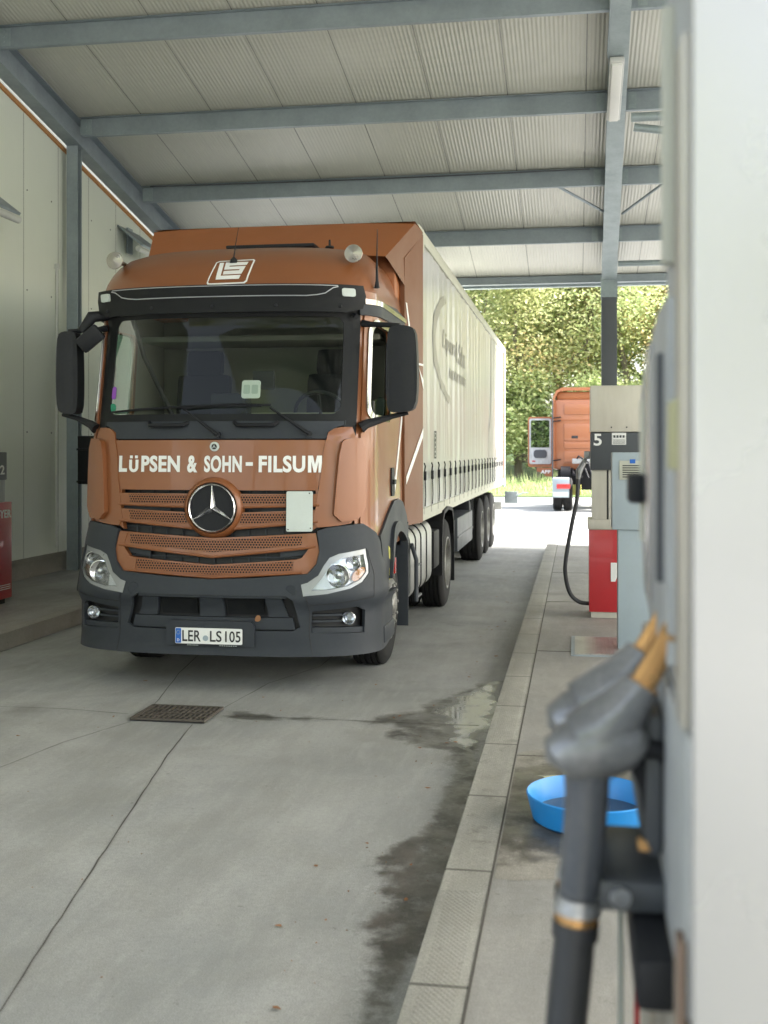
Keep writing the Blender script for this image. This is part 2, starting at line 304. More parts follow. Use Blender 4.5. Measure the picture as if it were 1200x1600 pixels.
# ------------------------------------------------------------------ mesh helpers
class MB:
    def __init__(s): s.v = []; s.f = []; s.uv = []
    def add(s, vs, fs, uvs=None):
        o = len(s.v); s.v += [tuple(v) for v in vs]; s.f += [tuple(i+o for i in f) for f in fs]
        s.uv += list(uvs) if uvs else [(v[0], v[2]) for v in vs]; return s
    def box(s, x0, x1, y0, y1, z0, z1, bev=0, mat=None):
        if bev:
            bm = bmesh.new(); bmesh.ops.create_cube(bm, size=1)
            for v in bm.verts: v.co = Vector(((x0+x1)/2+v.co.x*(x1-x0), (y0+y1)/2+v.co.y*(y1-y0), (z0+z1)/2+v.co.z*(z1-z0)))
            bmesh.ops.bevel(bm, geom=bm.edges[:], offset=bev, segments=2, profile=.6, affect='EDGES')
            bm.verts.index_update(); vs = [v.co.copy() for v in bm.verts]; fs = [[v.index for v in f.verts] for f in bm.faces]; bm.free()
        else:
            vs = [Vector(p) for p in ((x0,y0,z0),(x1,y0,z0),(x1,y1,z0),(x0,y1,z0),(x0,y0,z1),(x1,y0,z1),(x1,y1,z1),(x0,y1,z1))]
            fs = [(0,3,2,1),(4,5,6,7),(0,1,5,4),(1,2,6,5),(2,3,7,6),(3,0,4,7)]
        if mat: vs = [mat @ v for v in vs]
        return s.add(vs, fs)
    def tube(s, pts, r, n=12, caps=True):
        pts = [Vector(p) for p in pts]; rs = r if isinstance(r, (list, tuple)) else [r]*len(pts)
        vs = []; fs = []; up = None
        for i, p in enumerate(pts):
            t = (pts[min(i+1, len(pts)-1)]-pts[max(i-1, 0)]).normalized()
            if up is None: a = t.orthogonal().normalized()
            else: a = (up - t*up.dot(t)).normalized()
            up = a; b = t.cross(a)
            for k in range(n):
                an = 2*PI*k/n; vs.append(p+(a*math.cos(an)+b*math.sin(an))*rs[i])
        for i in range(len(pts)-1):
            for k in range(n): fs.append((i*n+k, i*n+(k+1)%n, (i+1)*n+(k+1)%n, (i+1)*n+k))
        if caps: fs.append(tuple(range(n))[::-1]); fs.append(tuple((len(pts)-1)*n+k for k in range(n)))
        return s.add(vs, fs)
    def lathe(s, prof, axis='X', c=(0,0,0), n=48, closed=False):
        vs = []; fs = []; c = Vector(c)
        for (a, r) in prof:
            for k in range(n):
                an = 2*PI*k/n; p, q = r*math.cos(an), r*math.sin(an)
                vs.append(c+Vector({'X':(a,p,q),'Y':(q,a,p),'Z':(p,q,a)}[axis]))
        m = len(prof)
        for i in range(m if closed else m-1):
            j = (i+1) % m
            for k in range(n): fs.append((i*n+k, i*n+(k+1)%n, j*n+(k+1)%n, j*n+k))
        if not closed:
            fs.append(tuple(range(n))[::-1]); fs.append(tuple((m-1)*n+k for k in range(n)))
        return s.add(vs, fs)
    def prism(s, pts, fn, d):
        """polygon pts (a,b) -> fn(a,b,0) front, fn(a,b,d) back"""
        n = len(pts); vs = [fn(a,b,0) for a,b in pts]+[fn(a,b,d) for a,b in pts]
        fs = [tuple(range(n)), tuple(range(2*n-1, n-1, -1))]+[(i, n+i, n+(i+1)%n, (i+1)%n) for i in range(n)]
        return s.add(vs, fs)
    def grid(s, fn, us, vs_, flip=False):
        vv = [fn(u, v) for v in vs_ for u in us]; n = len(us); fs = []
        for j in range(len(vs_)-1):
            for i in range(n-1):
                q = (j*n+i, j*n+i+1, (j+1)*n+i+1, (j+1)*n+i); fs.append(q[::-1] if flip else q)
        return s.add(vv, fs, [(u, v) for v in vs_ for u in us])
    def poly(s, loops, fn, step=.1, thick=.01, off=0):
        """outline(s) in (u,z), even-odd, filled, mapped by fn(u,z,off) and given thickness"""
        pts = []; edges = []
        for lp in loops:
            dl = []
            for i, p in enumerate(lp):
                q = lp[(i+1) % len(lp)]; L = math.hypot(q[0]-p[0], q[1]-p[1]); k = max(1, int(L/step))
                dl += [(p[0]+(q[0]-p[0])*j/k, p[1]+(q[1]-p[1])*j/k) for j in range(k)]
            b = len(pts); pts += dl; edges += [(b+i, b+(i+1) % len(dl)) for i in range(len(dl))]
        def inside(x, y):
            c = False
            for (i, j) in edges:
                (x1, y1), (x2, y2) = pts[i], pts[j]
                if (y1 > y) != (y2 > y) and x < (x2-x1)*(y-y1)/(y2-y1)+x1: c = not c
            return c
        nb = len(pts); xs = [p[0] for p in pts]; ys = [p[1] for p in pts]; free = []
        nx = int((max(xs)-min(xs))/step)+1; ny = int((max(ys)-min(ys))/step)+1
        if nx*ny < 20000:
            for i in range(1, nx):
                for j in range(1, ny):
                    x, y = min(xs)+(max(xs)-min(xs))*i/nx, min(ys)+(max(ys)-min(ys))*j/ny
                    if inside(x, y) and min((x-a)**2+(y-b_)**2 for a, b_ in pts[:nb]) > (step*.35)**2: free.append((x, y))
        res = delaunay_2d_cdt([Vector(p) for p in pts+free], edges, [], 0, 1e-6)
        V, E_, F = res[0], res[1], res[2]
        tris = []
        for f in F:
            cx = sum(V[i].x for i in f)/len(f); cy = sum(V[i].y for i in f)/len(f)
            if inside(cx, cy): tris.append(tuple(f))
        used = sorted({i for f in tris for i in f}); mp = {o: k for k, o in enumerate(used)}; n = len(used)
        tris = [tuple(mp[i] for i in f) for f in tris]; P = [V[i] for i in used]
        vs = [fn(p.x, p.y, off) for p in P]; fs = list(tris)
        uvs = [(p.x, p.y) for p in P]
        if thick:
            vs += [fn(p.x, p.y, off-thick) for p in P]; uvs = uvs*2; fs += [tuple(i+n for i in f[::-1]) for f in tris]
            cnt = {}
            for f in tris:
                for k in range(len(f)):
                    e = (f[k], f[(k+1) % len(f)]); cnt[e] = 1
            for e in cnt:
                if (e[1], e[0]) not in cnt: fs.append((e[1], e[0], e[0]+n, e[1]+n))
        return s.add(vs, fs, uvs)
    def build(s, name, mat, parent=None, smooth=True, angle=32, loc=None):
        me = bpy.data.meshes.new(name); me.from_pydata([tuple(v) for v in s.v], [], s.f)
        uvl = me.uv_layers.new(name='UVMap')
        for lp in me.loops: uvl.data[lp.index].uv = s.uv[lp.vertex_index]
        bm = bmesh.new(); bm.from_mesh(me); bmesh.ops.recalc_face_normals(bm, faces=bm.faces); bm.to_mesh(me); bm.free()
        me.materials.append(M[mat] if isinstance(mat, str) else mat)
        if smooth:
            me.polygons.foreach_set('use_smooth', [True]*len(me.polygons))
            try: me.set_sharp_from_angle(angle=R(angle))
            except Exception: pass
        o = bpy.data.objects.new(name, me); COL.objects.link(o)
        if parent: o.parent = parent
        if loc: o.location = loc
        return o

def sm(pts, k=6):
    P = [Vector(p) for p in pts]; P = [P[0]*2-P[1]]+P+[P[-1]*2-P[-2]]; out = []
    for i in range(1, len(P)-2):
        a, b, c, d = P[i-1:i+3]
        for j in range(k):
            t_ = j/k; out.append(.5*((2*b)+(c-a)*t_+(2*a-5*b+4*c-d)*t_*t_+(-a+3*b-3*c+d)*t_**3))
    return out+[P[-2]]
def tag(o, label=None, cat=None, group=None, kind=None):
    if label: o['label'] = label
    if cat: o['category'] = cat
    if group: o['group'] = group
    if kind: o['kind'] = kind
    return o
def empty(name, loc, label, cat, group=None, rz=0):
    o = bpy.data.objects.new(name, None); COL.objects.link(o); o.location = loc; o.rotation_euler = (0,0,rz); o.empty_display_size = .2
    return tag(o, label, cat, group)
def struct(o): o['kind'] = 'structure'; return o
def kids(o): return [c for c in bpy.data.objects if c.parent == o]
def copy_tree(o, parent=None):
    c = o.copy(); COL.objects.link(c); c.parent = parent
    for ch in kids(o): copy_tree(ch, c)
    return c

def text_mb(body, rect, fn, depth=.004, bold=0.0, off=.004, shear=0):
    """lettering fitted to rect (u0,u1,z0,z1), mapped by fn(u,z,off)"""
    cu = bpy.data.curves.new('txt', 'FONT'); cu.body = body; cu.offset = bold; cu.shear = shear; cu.resolution_u = 4; cu.space_character = 1.0+bold*2.2
    o = bpy.data.objects.new('txt', cu); COL.objects.link(o)
    dg = bpy.context.evaluated_depsgraph_get(); me = bpy.data.meshes.new_from_object(o.evaluated_get(dg))
    bm = bmesh.new(); bm.from_mesh(me); bmesh.ops.remove_doubles(bm, verts=bm.verts, dist=1e-5)
    bmesh.ops.triangulate(bm, faces=bm.faces)
    bm.verts.ensure_lookup_table(); bm.verts.index_update()
    xs = [v.co.x for v in bm.verts]; ys = [v.co.y for v in bm.verts]
    x0, x1, y0, y1 = min(xs), max(xs), min(ys), max(ys); u0, u1, z0, z1 = rect
    P = [(u0+(v.co.x-x0)/(x1-x0)*(u1-u0), z0+(v.co.y-y0)/(y1-y0)*(z1-z0)) for v in bm.verts]
    n = len(P); fs = [tuple(v.index for v in f.verts) for f in bm.faces]; bd = [(e.verts[0].index, e.verts[1].index) for e in bm.edges if len(e.link_faces) == 1]
    vs = [fn(a, b, off) for a, b in P]+[fn(a, b, off-depth) for a, b in P]
    fs2 = fs+[tuple(i+n for i in f[::-1]) for f in fs]+[(a, b, b+n, a+n) for a, b in bd]
    bm.free(); bpy.data.objects.remove(o); bpy.data.curves.remove(cu); bpy.data.meshes.remove(me)
    return MB().add(vs, fs2)

def rrect(x0, x1, y0, y1, r, n=5):
    out = []
    for cx, cy, a0 in ((x1-r, y1-r, 0), (x0+r, y1-r, 90), (x0+r, y0+r, 180), (x1-r, y0+r, 270)):
        for k in range(n+1):
            a = R(a0+90*k/n); out.append((cx+r*math.cos(a), cy+r*math.sin(a)))
    return out
def circ(cx, cy, r, n=32): return [(cx+r*math.cos(2*PI*k/n), cy+r*math.sin(2*PI*k/n)) for k in range(n)]
def smooth_loop(pts, it=2):
    for _ in range(it):
        o = []
        for i, p in enumerate(pts):
            q = pts[(i+1) % len(pts)]; o += [(p[0]*.75+q[0]*.25, p[1]*.75+q[1]*.25), (p[0]*.25+q[0]*.75, p[1]*.25+q[1]*.75)]
        pts = o
    return pts
def mirror(loop, s): return [(p[0]*s, p[1]) for p in loop]
def ragged(pts, amp=.05, it=4, seed=1):
    rr = random.Random(seed)
    for k in range(it):
        o = []
        for i, p in enumerate(pts):
            q = pts[(i+1) % len(pts)]; L = math.hypot(q[0]-p[0], q[1]-p[1])
            o += [p, ((p[0]+q[0])/2+rr.uniform(-1,1)*amp*min(L,.6), (p[1]+q[1])/2+rr.uniform(-1,1)*amp*min(L,.6))]
        pts = o
    return pts
def clampx(pts, lo=-1e9, hi=1e9):
    rr = random.Random(1); return [(min(hi, max(lo, p[0]))+rr.uniform(-.0015,.0015), p[1]) for p in pts]
def wet_sheet(name, loop, z, mat, fade=.22, step=.06, keep=None):
    """damp sheet whose 'wet' attribute grows inwards from its outline; keep(x,y) marks edges that stay wet"""
    o = MB().poly([loop], XY(z), step, 0).build(name, mat, smooth=False); me = o.data
    at = me.attributes.new('wet', 'FLOAT', 'POINT'); n = len(loop)
    segs = [(loop[i], loop[(i+1) % n]) for i in range(n)]
    if keep: segs = [sg for sg in segs if not (keep(*sg[0]) and keep(*sg[1]))]
    for i, v in enumerate(me.vertices):
        x, y = v.co.x, v.co.y; best = 9
        for (ax, ay), (bx_, by_) in segs:
            dx, dy = bx_-ax, by_-ay; t_ = max(0, min(1, ((x-ax)*dx+(y-ay)*dy)/(dx*dx+dy*dy+1e-12))); d = (x-ax-t_*dx)**2+(y-ay-t_*dy)**2
            if d < best: best = d
        at.data[i].value = min(.50, math.sqrt(best)/fade*.5)
    return struct(o)
XY = lambda z: (lambda a, b, o=0: (a, b, z+o))

# ================================================================== SETTING
struct(MB().box(-150, 150, -80, 46.5, -.9, -.02).build('ground', 'pavers', smooth=False))
struct(MB().box(-5.09, -.53, -4, 22, -.015, 0).build('road', 'conc', smooth=False))
struct(MB().box(1.9, 14, -4, 22, -.015, 0).build('side_road', 'conc', smooth=False))
# right pump island: kerb stones and paved top
struct(MB().box(-.52, -.33, -3, 20.9, -.1, .12, .006).build('kerb', 'kerb'))
struct(MB().box(-.326, 1.7, -3, 20.7, -.1, .119).build('pump_island', 'island', smooth=False))
mb = MB()
for x, y0, y1, w_ in ((-.328, -3, 20.8, .004),): mb.box(x-w_, x+w_, y0, y1, .1, .1222)
for y in (3.1, 6.35, 9.7, 12.9, 16.0): mb.box(-.32, 1.7, y-.004, y+.004, .1, .1212)
struct(mb.build('island_joints', 'grout', smooth=False))
# left island
struct(MB().box(-5.26, -5.10, -3, 22, -.1, .155, .008).build('far_kerb', 'kerb_plain'))
struct(MB().box(-7.3, -5.265, -3, 22, -.1, .15).build('wall_pavement', 'island', smooth=False))
# grass bank behind the yard
def bank(u, v):
    z = -.02+max(0, (v-46))*.05+(math.sin(u*.23)+math.sin(u*.51+2)+math.sin(v*.4))*.08*min(1, max(0, (v-46)/3)); return (u, v, z+.03)
struct(MB().grid(bank, [-120+i*4 for i in range(61)], [45.5+i*1.5 for i in range(50)]).build('grass_bank', 'grass'))
# grass blades
mb = MB(); rr = random.Random(3)
for _ in range(5000):
    x, y = rr.uniform(-14, 16), 46+abs(rr.gauss(0, 5)); x0, y0, z0 = bank(x, y)
    a = rr.uniform(0, PI); h = rr.uniform(.08, .28)*(1+.6*(y > 51)); w_ = .035; dx, dy = math.cos(a)*w_, math.sin(a)*w_; lx, ly = rr.uniform(-.12,.12), rr.uniform(-.12,.12)
    mb.add([(x-dx,y-dy,z0-.02),(x+dx,y+dy,z0-.02),(x+lx,y+ly,z0+h)], [(0,1,2)])
g = mb.build('grass', 'leafB', smooth=False); tag(g, kind='stuff', label='rough grass at the yard edge', cat='grass')

# expansion joints and cracks in the lane
def crack(pts, w_=.006, seed=0, z=.0036):
    rr = random.Random(seed); P = []
    for i in range(len(pts)-1):
        a, b = Vector(pts[i]), Vector(pts[i+1]); k = max(2, int((b-a).length/.12))
        for j in range(k): P.append(a.lerp(b, j/k)+Vector((rr.uniform(-.003,.003), rr.uniform(-.003,.003))))
    P.append(Vector(pts[-1])); vs = []; fs = []
    for i, p in enumerate(P):
        t = (P[min(i+1,len(P)-1)]-P[max(i-1,0)]).normalized(); nn = Vector((-t.y, t.x))*w_*rr.uniform(.6,1.3)
        vs += [(p.x+nn.x, p.y+nn.y, z), (p.x-nn.x, p.y-nn.y, z)]
    for i in range(len(P)-1): fs.append((2*i, 2*i+1, 2*i+3, 2*i+2))
    return vs, fs
def gp(px, py, z=0):
    """image pixel projected back through the camera to a point on the ground plane"""
    s_, c_ = math.sin(TH), math.cos(TH); D = (1.8-z)*1785/(py-705); l_ = (px-600)/1785*D
    return (l_*c_-D*s_, l_*s_+D*c_)
mb = MB()
for i, cc in enumerate([
    [gp(300,1133), gp(262,1180), gp(0,1580), (-1.78, 2.6)],
    [gp(340,1112), gp(420,1068), gp(500,1042), (-2.1,10.6), (-1.9, 14), (-1.95, 21.9)],
    [gp(238,1106), gp(280,1052), gp(325,1010), (-3.35,12.5), (-3.45,21.9)],
    [gp(200,1116), gp(100,1108), gp(-40,1103)], [gp(205,1128), gp(100,1160), gp(0,1200), (-5.0, 6.1)],
    [gp(345,1119), gp(500,1124), gp(620,1130), gp(748,1134)]]):
    mb.add(*crack(cc, .0032 if i == 0 else .003, i))
struct(mb.build('cracks', 'grout', smooth=False))
# wet concrete by the kerb
px = [(786,1056),(745,1070),(712,1088),(660,1108),(600,1118),(560,1126),(622,1138),(610,1158),(660,1166),(706,1186),(716,1212),(706,1240),(690,1262),(668,1290),(640,1312),(590,1340),(585,1352),(604,1372),(590,1392),(602,1410),(578,1436),(572,1462),(592,1486),(578,1520),(576,1560),(574,1600)]
loop = [gp(*p) for p in px]+[(-.80,3.0),(-.60,2.9)]; loop = loop+[(-.523, 3.0), (-.523, 4.5), (-.523, 6), (-.523, 8.0)]
wet_sheet('wet_concrete', [(min(p[0],-.524), p[1]) for p in ragged([(p[0]-.06*(p[0]<-.6), p[1]) for p in loop], .16, 2, 4)], .0012, 'conc_wet', .09, .045, lambda x, y: x > -.53)
pl = [gp(*p) for p in [(768,1068),(735,1082),(705,1100),(690,1130),(690,1160),(742,1180),(752,1160),(762,1120)]]
wet_sheet('puddle', [(min(p[0],-.53), p[1]) for p in ragged(pl, .2, 3, 9)], .0024, 'pud', .10, .05)
pl = [gp(*p) for p in [(345,1114),(380,1108),(430,1116),(545,1122),(480,1128),(400,1130),(350,1128)]]
wet_sheet('damp_stain', ragged(pl, .15, 2, 12), .0018, 'conc_wet', .10, .04)
pl = [(-.327,6.4),(-.1,6.55),(.4,6.6),(.9,6.3),(1.0,5.0),(.5,4.65),(.1,4.6),(-.327,4.5)]
wet_sheet('wet_island_stain', [(max(p[0],-.318), p[1]) for p in ragged([(p[0]*1.0, p[1]) for p in pl], .12, 2, 5)], .1202, 'island_wet', .4, .07, lambda x, y: x < -.31 or x > .95)
wet_sheet('wet_kerb_stain', [(-.514,4.35),(-.334,4.35),(-.334,6.75),(-.514,6.6)], .1212, 'kerb_wet', .35, .04, None)
pl = [(-.22,5.95),(-.05,6.05),(.15,5.9),(.0,5.6),(-.2,5.6)]
struct(MB().poly([ragged(pl, .3, 3, 15)], XY(.1275), .5, 0).build('island_puddle', 'puddle', smooth=False))

# floor drain
dr = empty('floor_drain', (-2.68, 7.45, 0), 'rusty rectangular drain grate set into the concrete lane in front of the truck', 'drain')
M['grate'] = paint('drain_iron', (.10,.085,.07), .6, .3, 0, .6, 9)
dr.scale = (.86, 1, 1)
MB().box(-.30,.30,-.21,.21,.002,.010).build('pit', 'ink', dr, smooth=False)
mb = MB()
for x in (-.30,.285): mb.box(x,x+.018,-.21,.21,.006,.022)
for y in (-.21,.195): mb.box(-.28,.285,y,y+.016,.006,.022)
mb.build('frame', 'grate', dr, smooth=False)
mb = MB()
for k in range(13): mb.box(-.275+k*.0435,-.262+k*.0435,-.19,.192,.008,.020)
for y in (-.11,-.015,.08): mb.box(-.28,.283,y,y+.018,.007,.019)
mb.build('grate', 'grate', dr, smooth=False)
# metal hatch in the island
ht = empty('access_hatch', (.27, 10.0, .12), 'ribbed steel access hatch set in the island paving before pump 5', 'hatch')
MB().box(-.31,.31,-.50,.50,-.02,.006).build('frame', 'galv', ht, smooth=False)
mb = MB().box(-.28,.28,-.46,.46,0,.010)
for k in range(16): mb.box(-.26+k*.034,-.25+k*.034,-.44,.44,.009,.014)
mb.build('cover', 'alu', ht, smooth=False)
# tread plate by the nearest dispenser
mb = MB()
rr = random.Random(8)
# fallen leaves
for _ in range(190):
    if rr.random() < .65: x, y = rr.uniform(-.95,-.56)-abs(rr.gauss(0,.12)), rr.uniform(3.5, 20)
    else: x, y = rr.uniform(-3.5,-.6), rr.uniform(3.4, 9)
    a = rr.uniform(0, 6.28); s_ = rr.uniform(.002,.007) if rr.random() < .8 else rr.uniform(.010,.022); z = .005
    q = [(1,0),(.5,.4),(-.3,.45),(-1,0),(-.4,-.5),(.5,-.35)]
    mb.add([(x+(p*math.cos(a)-r_*math.sin(a))*s_, y+(p*math.sin(a)+r_*math.cos(a))*s_, z+rr.uniform(0,.006)) for p, r_ in q], [(0,1,2,3,4,5)])
lv = mb.build('fallen_leaves', 'leaf_dead', smooth=False); tag(lv, 'small brown leaves scattered on the concrete lane', 'leaves', kind='stuff')

# ================================================================== CANOPY
RS = .183
def rz(y): return 6.83-RS*(y-12.6)
ca = empty('station_canopy', (0, 0, 0), 'sloping fuel station roof with ribbed ceiling panels on grey steel purlins', 'canopy')
RY0, RX1 = -8.0, 10.0  # unseen front and right roof edges, pushed out to keep light off the foreground
mb = MB(); mb.add([(-7.4,RY0,rz(RY0)),(RX1,RY0,rz(RY0)),(RX1,22.15,rz(22.15)),(-7.4,22.15,rz(22.15)),(-7.4,RY0,rz(RY0)+.1),(RX1,RY0,rz(RY0)+.1),(RX1,22.15,rz(22.15)+.1),(-7.4,22.15,rz(22.15)+.1)],
    [(0,3,2,1),(4,5,6,7),(0,1,5,4),(1,2,6,5),(2,3,7,6),(3,0,4,7)])
mb.build('roof_panels', 'ceiling', ca, smooth=False)
pur = None
for y in (-5.8, -3.5, -1.2, 1.1, 3.4, 5.7, 8.0, 10.3, 12.6, 14.9, 17.2, 19.5):
    z1 = rz(y)-.004
    o = MB().box(-6.75, 8, y-.004, y+.004, z1-.25, z1).box(-6.75, 8, y+.005, y+.07, z1-.25, z1-.244).box(-6.75, 8, y-.07, y-.005, z1-.012, z1-.003).box(-6.75,8,y+.064,y+.07,z1-.243,z1-.225).build('purlin', 'galv', ca, smooth=False)
for y in (12.6, 14.9, 17.2, 19.5):
    for x0_, x1_ in ((-6.76,-6.60),(.26,.36),(.66,.76)):
        zc = rz(y)-.004
        pl_ = MB().box(x0_,x1_,y-.014,y-.0045,zc-.23,zc-.02)
        for bz in (.06,.12,.18): pl_.lathe([(-.022,.012),(-.014,.012)],'Y',((x0_+x1_)/2,y,zc-bz),8)
        pl_.build('bolt_plate', 'galv_light', ca, smooth=False)
MB().tube(sm([(-6.6,17.1,rz(17.2)-.03),(-3,17.1,rz(17.2)-.05),(.2,17.1,rz(17.2)-.03)]), .009, 6).build('cable', 'pump_dark', ca)
# eaves beam and gutter at the low end
MB().box(-6.75, 8, 21.85, 22.0, 4.98, 5.12).build('eaves_beam', 'galv', ca, smooth=False)
MB().box(-7.3, 8, 22.16, 22.3, 4.95, 5.07, .02).build('gutter', 'galv_light', ca)
def beam(a, b, wa, wb, h, t=.015, web=.012):
    """I-section between a and b (bottom flange centre), widths wa/wb"""
    mb = MB()
    def pr(x0a,x1a,x0b,x1b,z0,z1):
        vs = [(a[0]+x0a,a[1],a[2]+z0),(a[0]+x1a,a[1],a[2]+z0),(b[0]+x1b,b[1],b[2]+z0),(b[0]+x0b,b[1],b[2]+z0),(a[0]+x0a,a[1],a[2]+z1),(a[0]+x1a,a[1],a[2]+z1),(b[0]+x1b,b[1],b[2]+z1),(b[0]+x0b,b[1],b[2]+z1)]
        mb.add(vs, [(0,3,2,1),(4,5,6,7),(0,1,5,4),(1,2,6,5),(2,3,7,6),(3,0,4,7)])
    pr(-wa/2,wa/2,-wb/2,wb/2,0,t); pr(-wa/2,wa/2,-wb/2,wb/2,h-t,h); pr(-web/2,web/2,-web/2,web/2,t,h-t); return mb
beam((.33, 2.05, rz(2.05)-.30), (.60, 21.4, rz(21.4)-.30), .15, .27, .29).build('rafter', 'galv_light', ca, smooth=False)
beam((-6.87, 2.05, rz(2.05)-.37), (-6.87, 21.9, rz(21.9)-.37), .20, .20, .36).build('rafter', 'galv', ca, smooth=False)
# left column: two flanges and a web
mb = MB().box(-6.97,-6.81,14.90,14.915,.15,6.05).box(-6.97,-6.81,15.03,15.045,.15,6.02).box(-6.895,-6.885,14.916,15.029,.15,6.02)
mb.build('column', 'galv', ca, smooth=False)
o = MB().box(.46,.74,21.30,21.58,.12,4.98,.006).box(.40,.80,21.24,21.64,.11,.14)
o.build('column', 'col_dark', ca)
MB().box(.452,.748,21.292,21.588,4.62,4.985).build('column_head', 'galv_light', ca, smooth=False)
for x, sx in ((-.26, .50), (1.28, .72)):
    MB().tube([(x, 17.25, rz(17.25)-.23), (sx, 18.4, rz(18.4)-.22)], .022, 6).build('knee_brace', 'galv', ca)
MB().tube([(.66,14.2,5.86),(.95,14.2,5.86),(3.4,14.2,5.86)], .055, 16).tube([(.70,14.35,5.78),(1.1,14.35,5.72),(1.6,14.35,5.60),(3.0,14.35,5.58)], .05, 16).build('pipe', 'galv_light', ca)
MB().tube([(.72,20.2,5.05),(3.6,20.2,5.05)], .05, 14).build('pipe', 'galv_light', ca)
mb = MB()
mb.tube([(.36,8,rz(8)-.31),(.36,13.4,rz(13.4)-.31),(.42,13.9,rz(13.9)-.32)], .008, 6); mb.build('cable', 'galv', ca)
# fluorescent fitting under the rafter
la = empty('strip_light', (.47, 14.2, rz(14.2)-.31), 'white enclosed strip light fixed beneath the steel rafter over the pump island', 'light', 'strip lights of the fuel station')
def local_rot(px): return None
sl_mat = Matrix.Rotation(-math.atan(RS), 4, 'X')
MB().box(-.085,.085,-.75,.75,-.06,.0,.015,sl_mat).build('housing', 'lamp_case', la)
MB().box(-.062,.062,-.71,.71,-.095,-.055,.02,sl_mat).build('diffuser', 'white_paint', la)
# left wall
wl = empty('panel_wall', (-7.1, 2, 0), 'tall pale grey sandwich panel wall along the left side of the lane', 'wall')
y0, y1 = 1.0, 22.0  # unseen near end carried forward to keep sky out of the windscreen reflection
zt = lambda y: rz(y)-.42
mb = MB(); mb.add([(-7.15,y0,.40),(-7.05,y0,.40),(-7.05,y1,.40),(-7.15,y1,.40),(-7.15,y0,zt(y0)),(-7.05,y0,zt(y0)),(-7.05,y1,zt(y1)),(-7.15,y1,zt(y1))],
    [(0,3,2,1),(4,5,6,7),(0,1,5,4),(1,2,6,5),(2,3,7,6),(3,0,4,7)])
o = mb.build('wall_panels', 'wall', wl, smooth=False); o.location = (7.1,-2,0)
o = MB().box(-7.18,-7.035,1,22,.14,.36,.01).box(-7.10,-7.02,1,22,.36,.41).build('plinth', 'kerb_plain', wl); o.location = (7.1,-2,0)
mb = MB(); mb.add([(-7.10,y0,zt(y0)),(-7.02,y0,zt(y0)),(-7.02,y1,zt(y1)),(-7.10,y1,zt(y1)),(-7.10,y0,zt(y0)+.055),(-7.02,y0,zt(y0)+.055),(-7.02,y1,zt(y1)+.055),(-7.10,y1,zt(y1)+.055)],
    [(0,3,2,1),(4,5,6,7),(0,1,5,4),(1,2,6,5),(2,3,7,6),(3,0,4,7)])
o = mb.build('foam_strip', 'orange_foam', wl, smooth=False); o.location = (7.1,-2,0)
mb = MB()
for z in (2.05, 3.9, 5.2):
    for y in (12.3,13.0,13.9,14.6,15.9,16.6,17.4):
        if z < zt(y)-.2: mb.lathe([(-7.052,.012),(-7.046,.010)], 'X', (0,y,z), 8)
o = mb.build('screws', 'ink', wl); o.location = (7.1,-2,0)
o = MB().tube([(-7.03,14.72,.5),(-7.03,14.72,4.35)], .018, 8).box(-7.05,-7.0,14.69,14.75,4.3,4.37).build('conduit', 'lamp_case', wl); o.location = (7.1,-2,0)
# wall lamps
def wall_lamp(x, y, z, lab):
    t = empty('wall_lamp', (x, y, z), lab, 'light', 'angled wall lamps')
    mb = MB().add([(0,-.45,.38),(0,.45,.38),(.42,.45,.06),(.42,-.45,.06),(0,-.45,.35),(0,.45,.35),(.40,.45,.03),(.40,-.45,.03)], [(0,1,2,3),(7,6,5,4),(0,3,7,4),(1,5,6,2),(3,2,6,7),(0,4,5,1)])
    mb.build('reflector', 'galv', t, smooth=False)
    MB().box(.0,.03,-.1,.1,0,.4).build('bracket', 'galv', t, smooth=False)
    MB().tube([(.36,-.5,-.01),(.36,.5,-.01)], .045, 12).build('tube', 'lamp_case', t)
    return t
wall_lamp(-7.04, 12.45, 4.62, 'angled wall lamp cut by the left edge of the picture above pump 2')
wall_lamp(-7.04, 17.3, 4.95, 'angled wall lamp behind the round chrome horn at the left of the truck roof')

# ================================================================== PUMPS
P5 = empty('fuel_pump', (.13, 11.7, .12), 'red and steel fuel pump number 5 beside the grey cabinet on the right island', 'fuel pump', 'fuel pumps')
MB().box(.02,.60,.02,.50,0,.06).build('plinth', 'hood', P5, smooth=False)
MB().box(.0,.62,0,.52,.06,.89,.008).build('base_cabinet', 'red', P5)
MB().box(-.012,.632,-.012,.53,.89,.99,.012).build('base_cap', 'hood', P5)
MB().box(.03,.175,.03,.45,.99,1.49).build('steel_post', 'steel', P5, smooth=False)
MB().box(.175,.195,.06,.45,.99,1.49).build('gap_strip', 'ink', P5, smooth=False)
MB().box(.195,.44,.05,.45,.99,1.49).build('steel_post', 'steel', P5, smooth=False)
MB().box(.015,.60,-.015,.50,1.49,1.868,.008).build('display_head', 'pump_dark', P5)
MB().box(.012,.605,-.02,.52,1.872,2.34,.015).build('hood', 'hood', P5)
MB().lathe([(-.026,.008),(-.018,.008)],'Y',(.22,0,1.92),10).lathe([(-.026,.008),(-.018,.008)],'Y',(.37,0,1.92),10).build('bolt', 'ink', P5)
FX = lambda y: (lambda a, b, o=0: (a, y-o, b))
text_mb('5', (.045,.125,1.735,1.855), FX(-.015), .003, .02, .004).build('number', 'white_paint', P5)
d = MB().box(.225,.365,-.019,-.014,1.745,1.865).build('notice', 'white_paint', P5, smooth=False)
mb = MB()
for k in range(4): mb.box(.24+k*.03,.26+k*.03,-.022,-.0195,1.815,1.84)
for k in range(4): mb.box(.235,.355,-.0215,-.0195,1.755+k*.012,1.759+k*.012)
mb.build('notice_print', 'pump_dark', d, smooth=False)
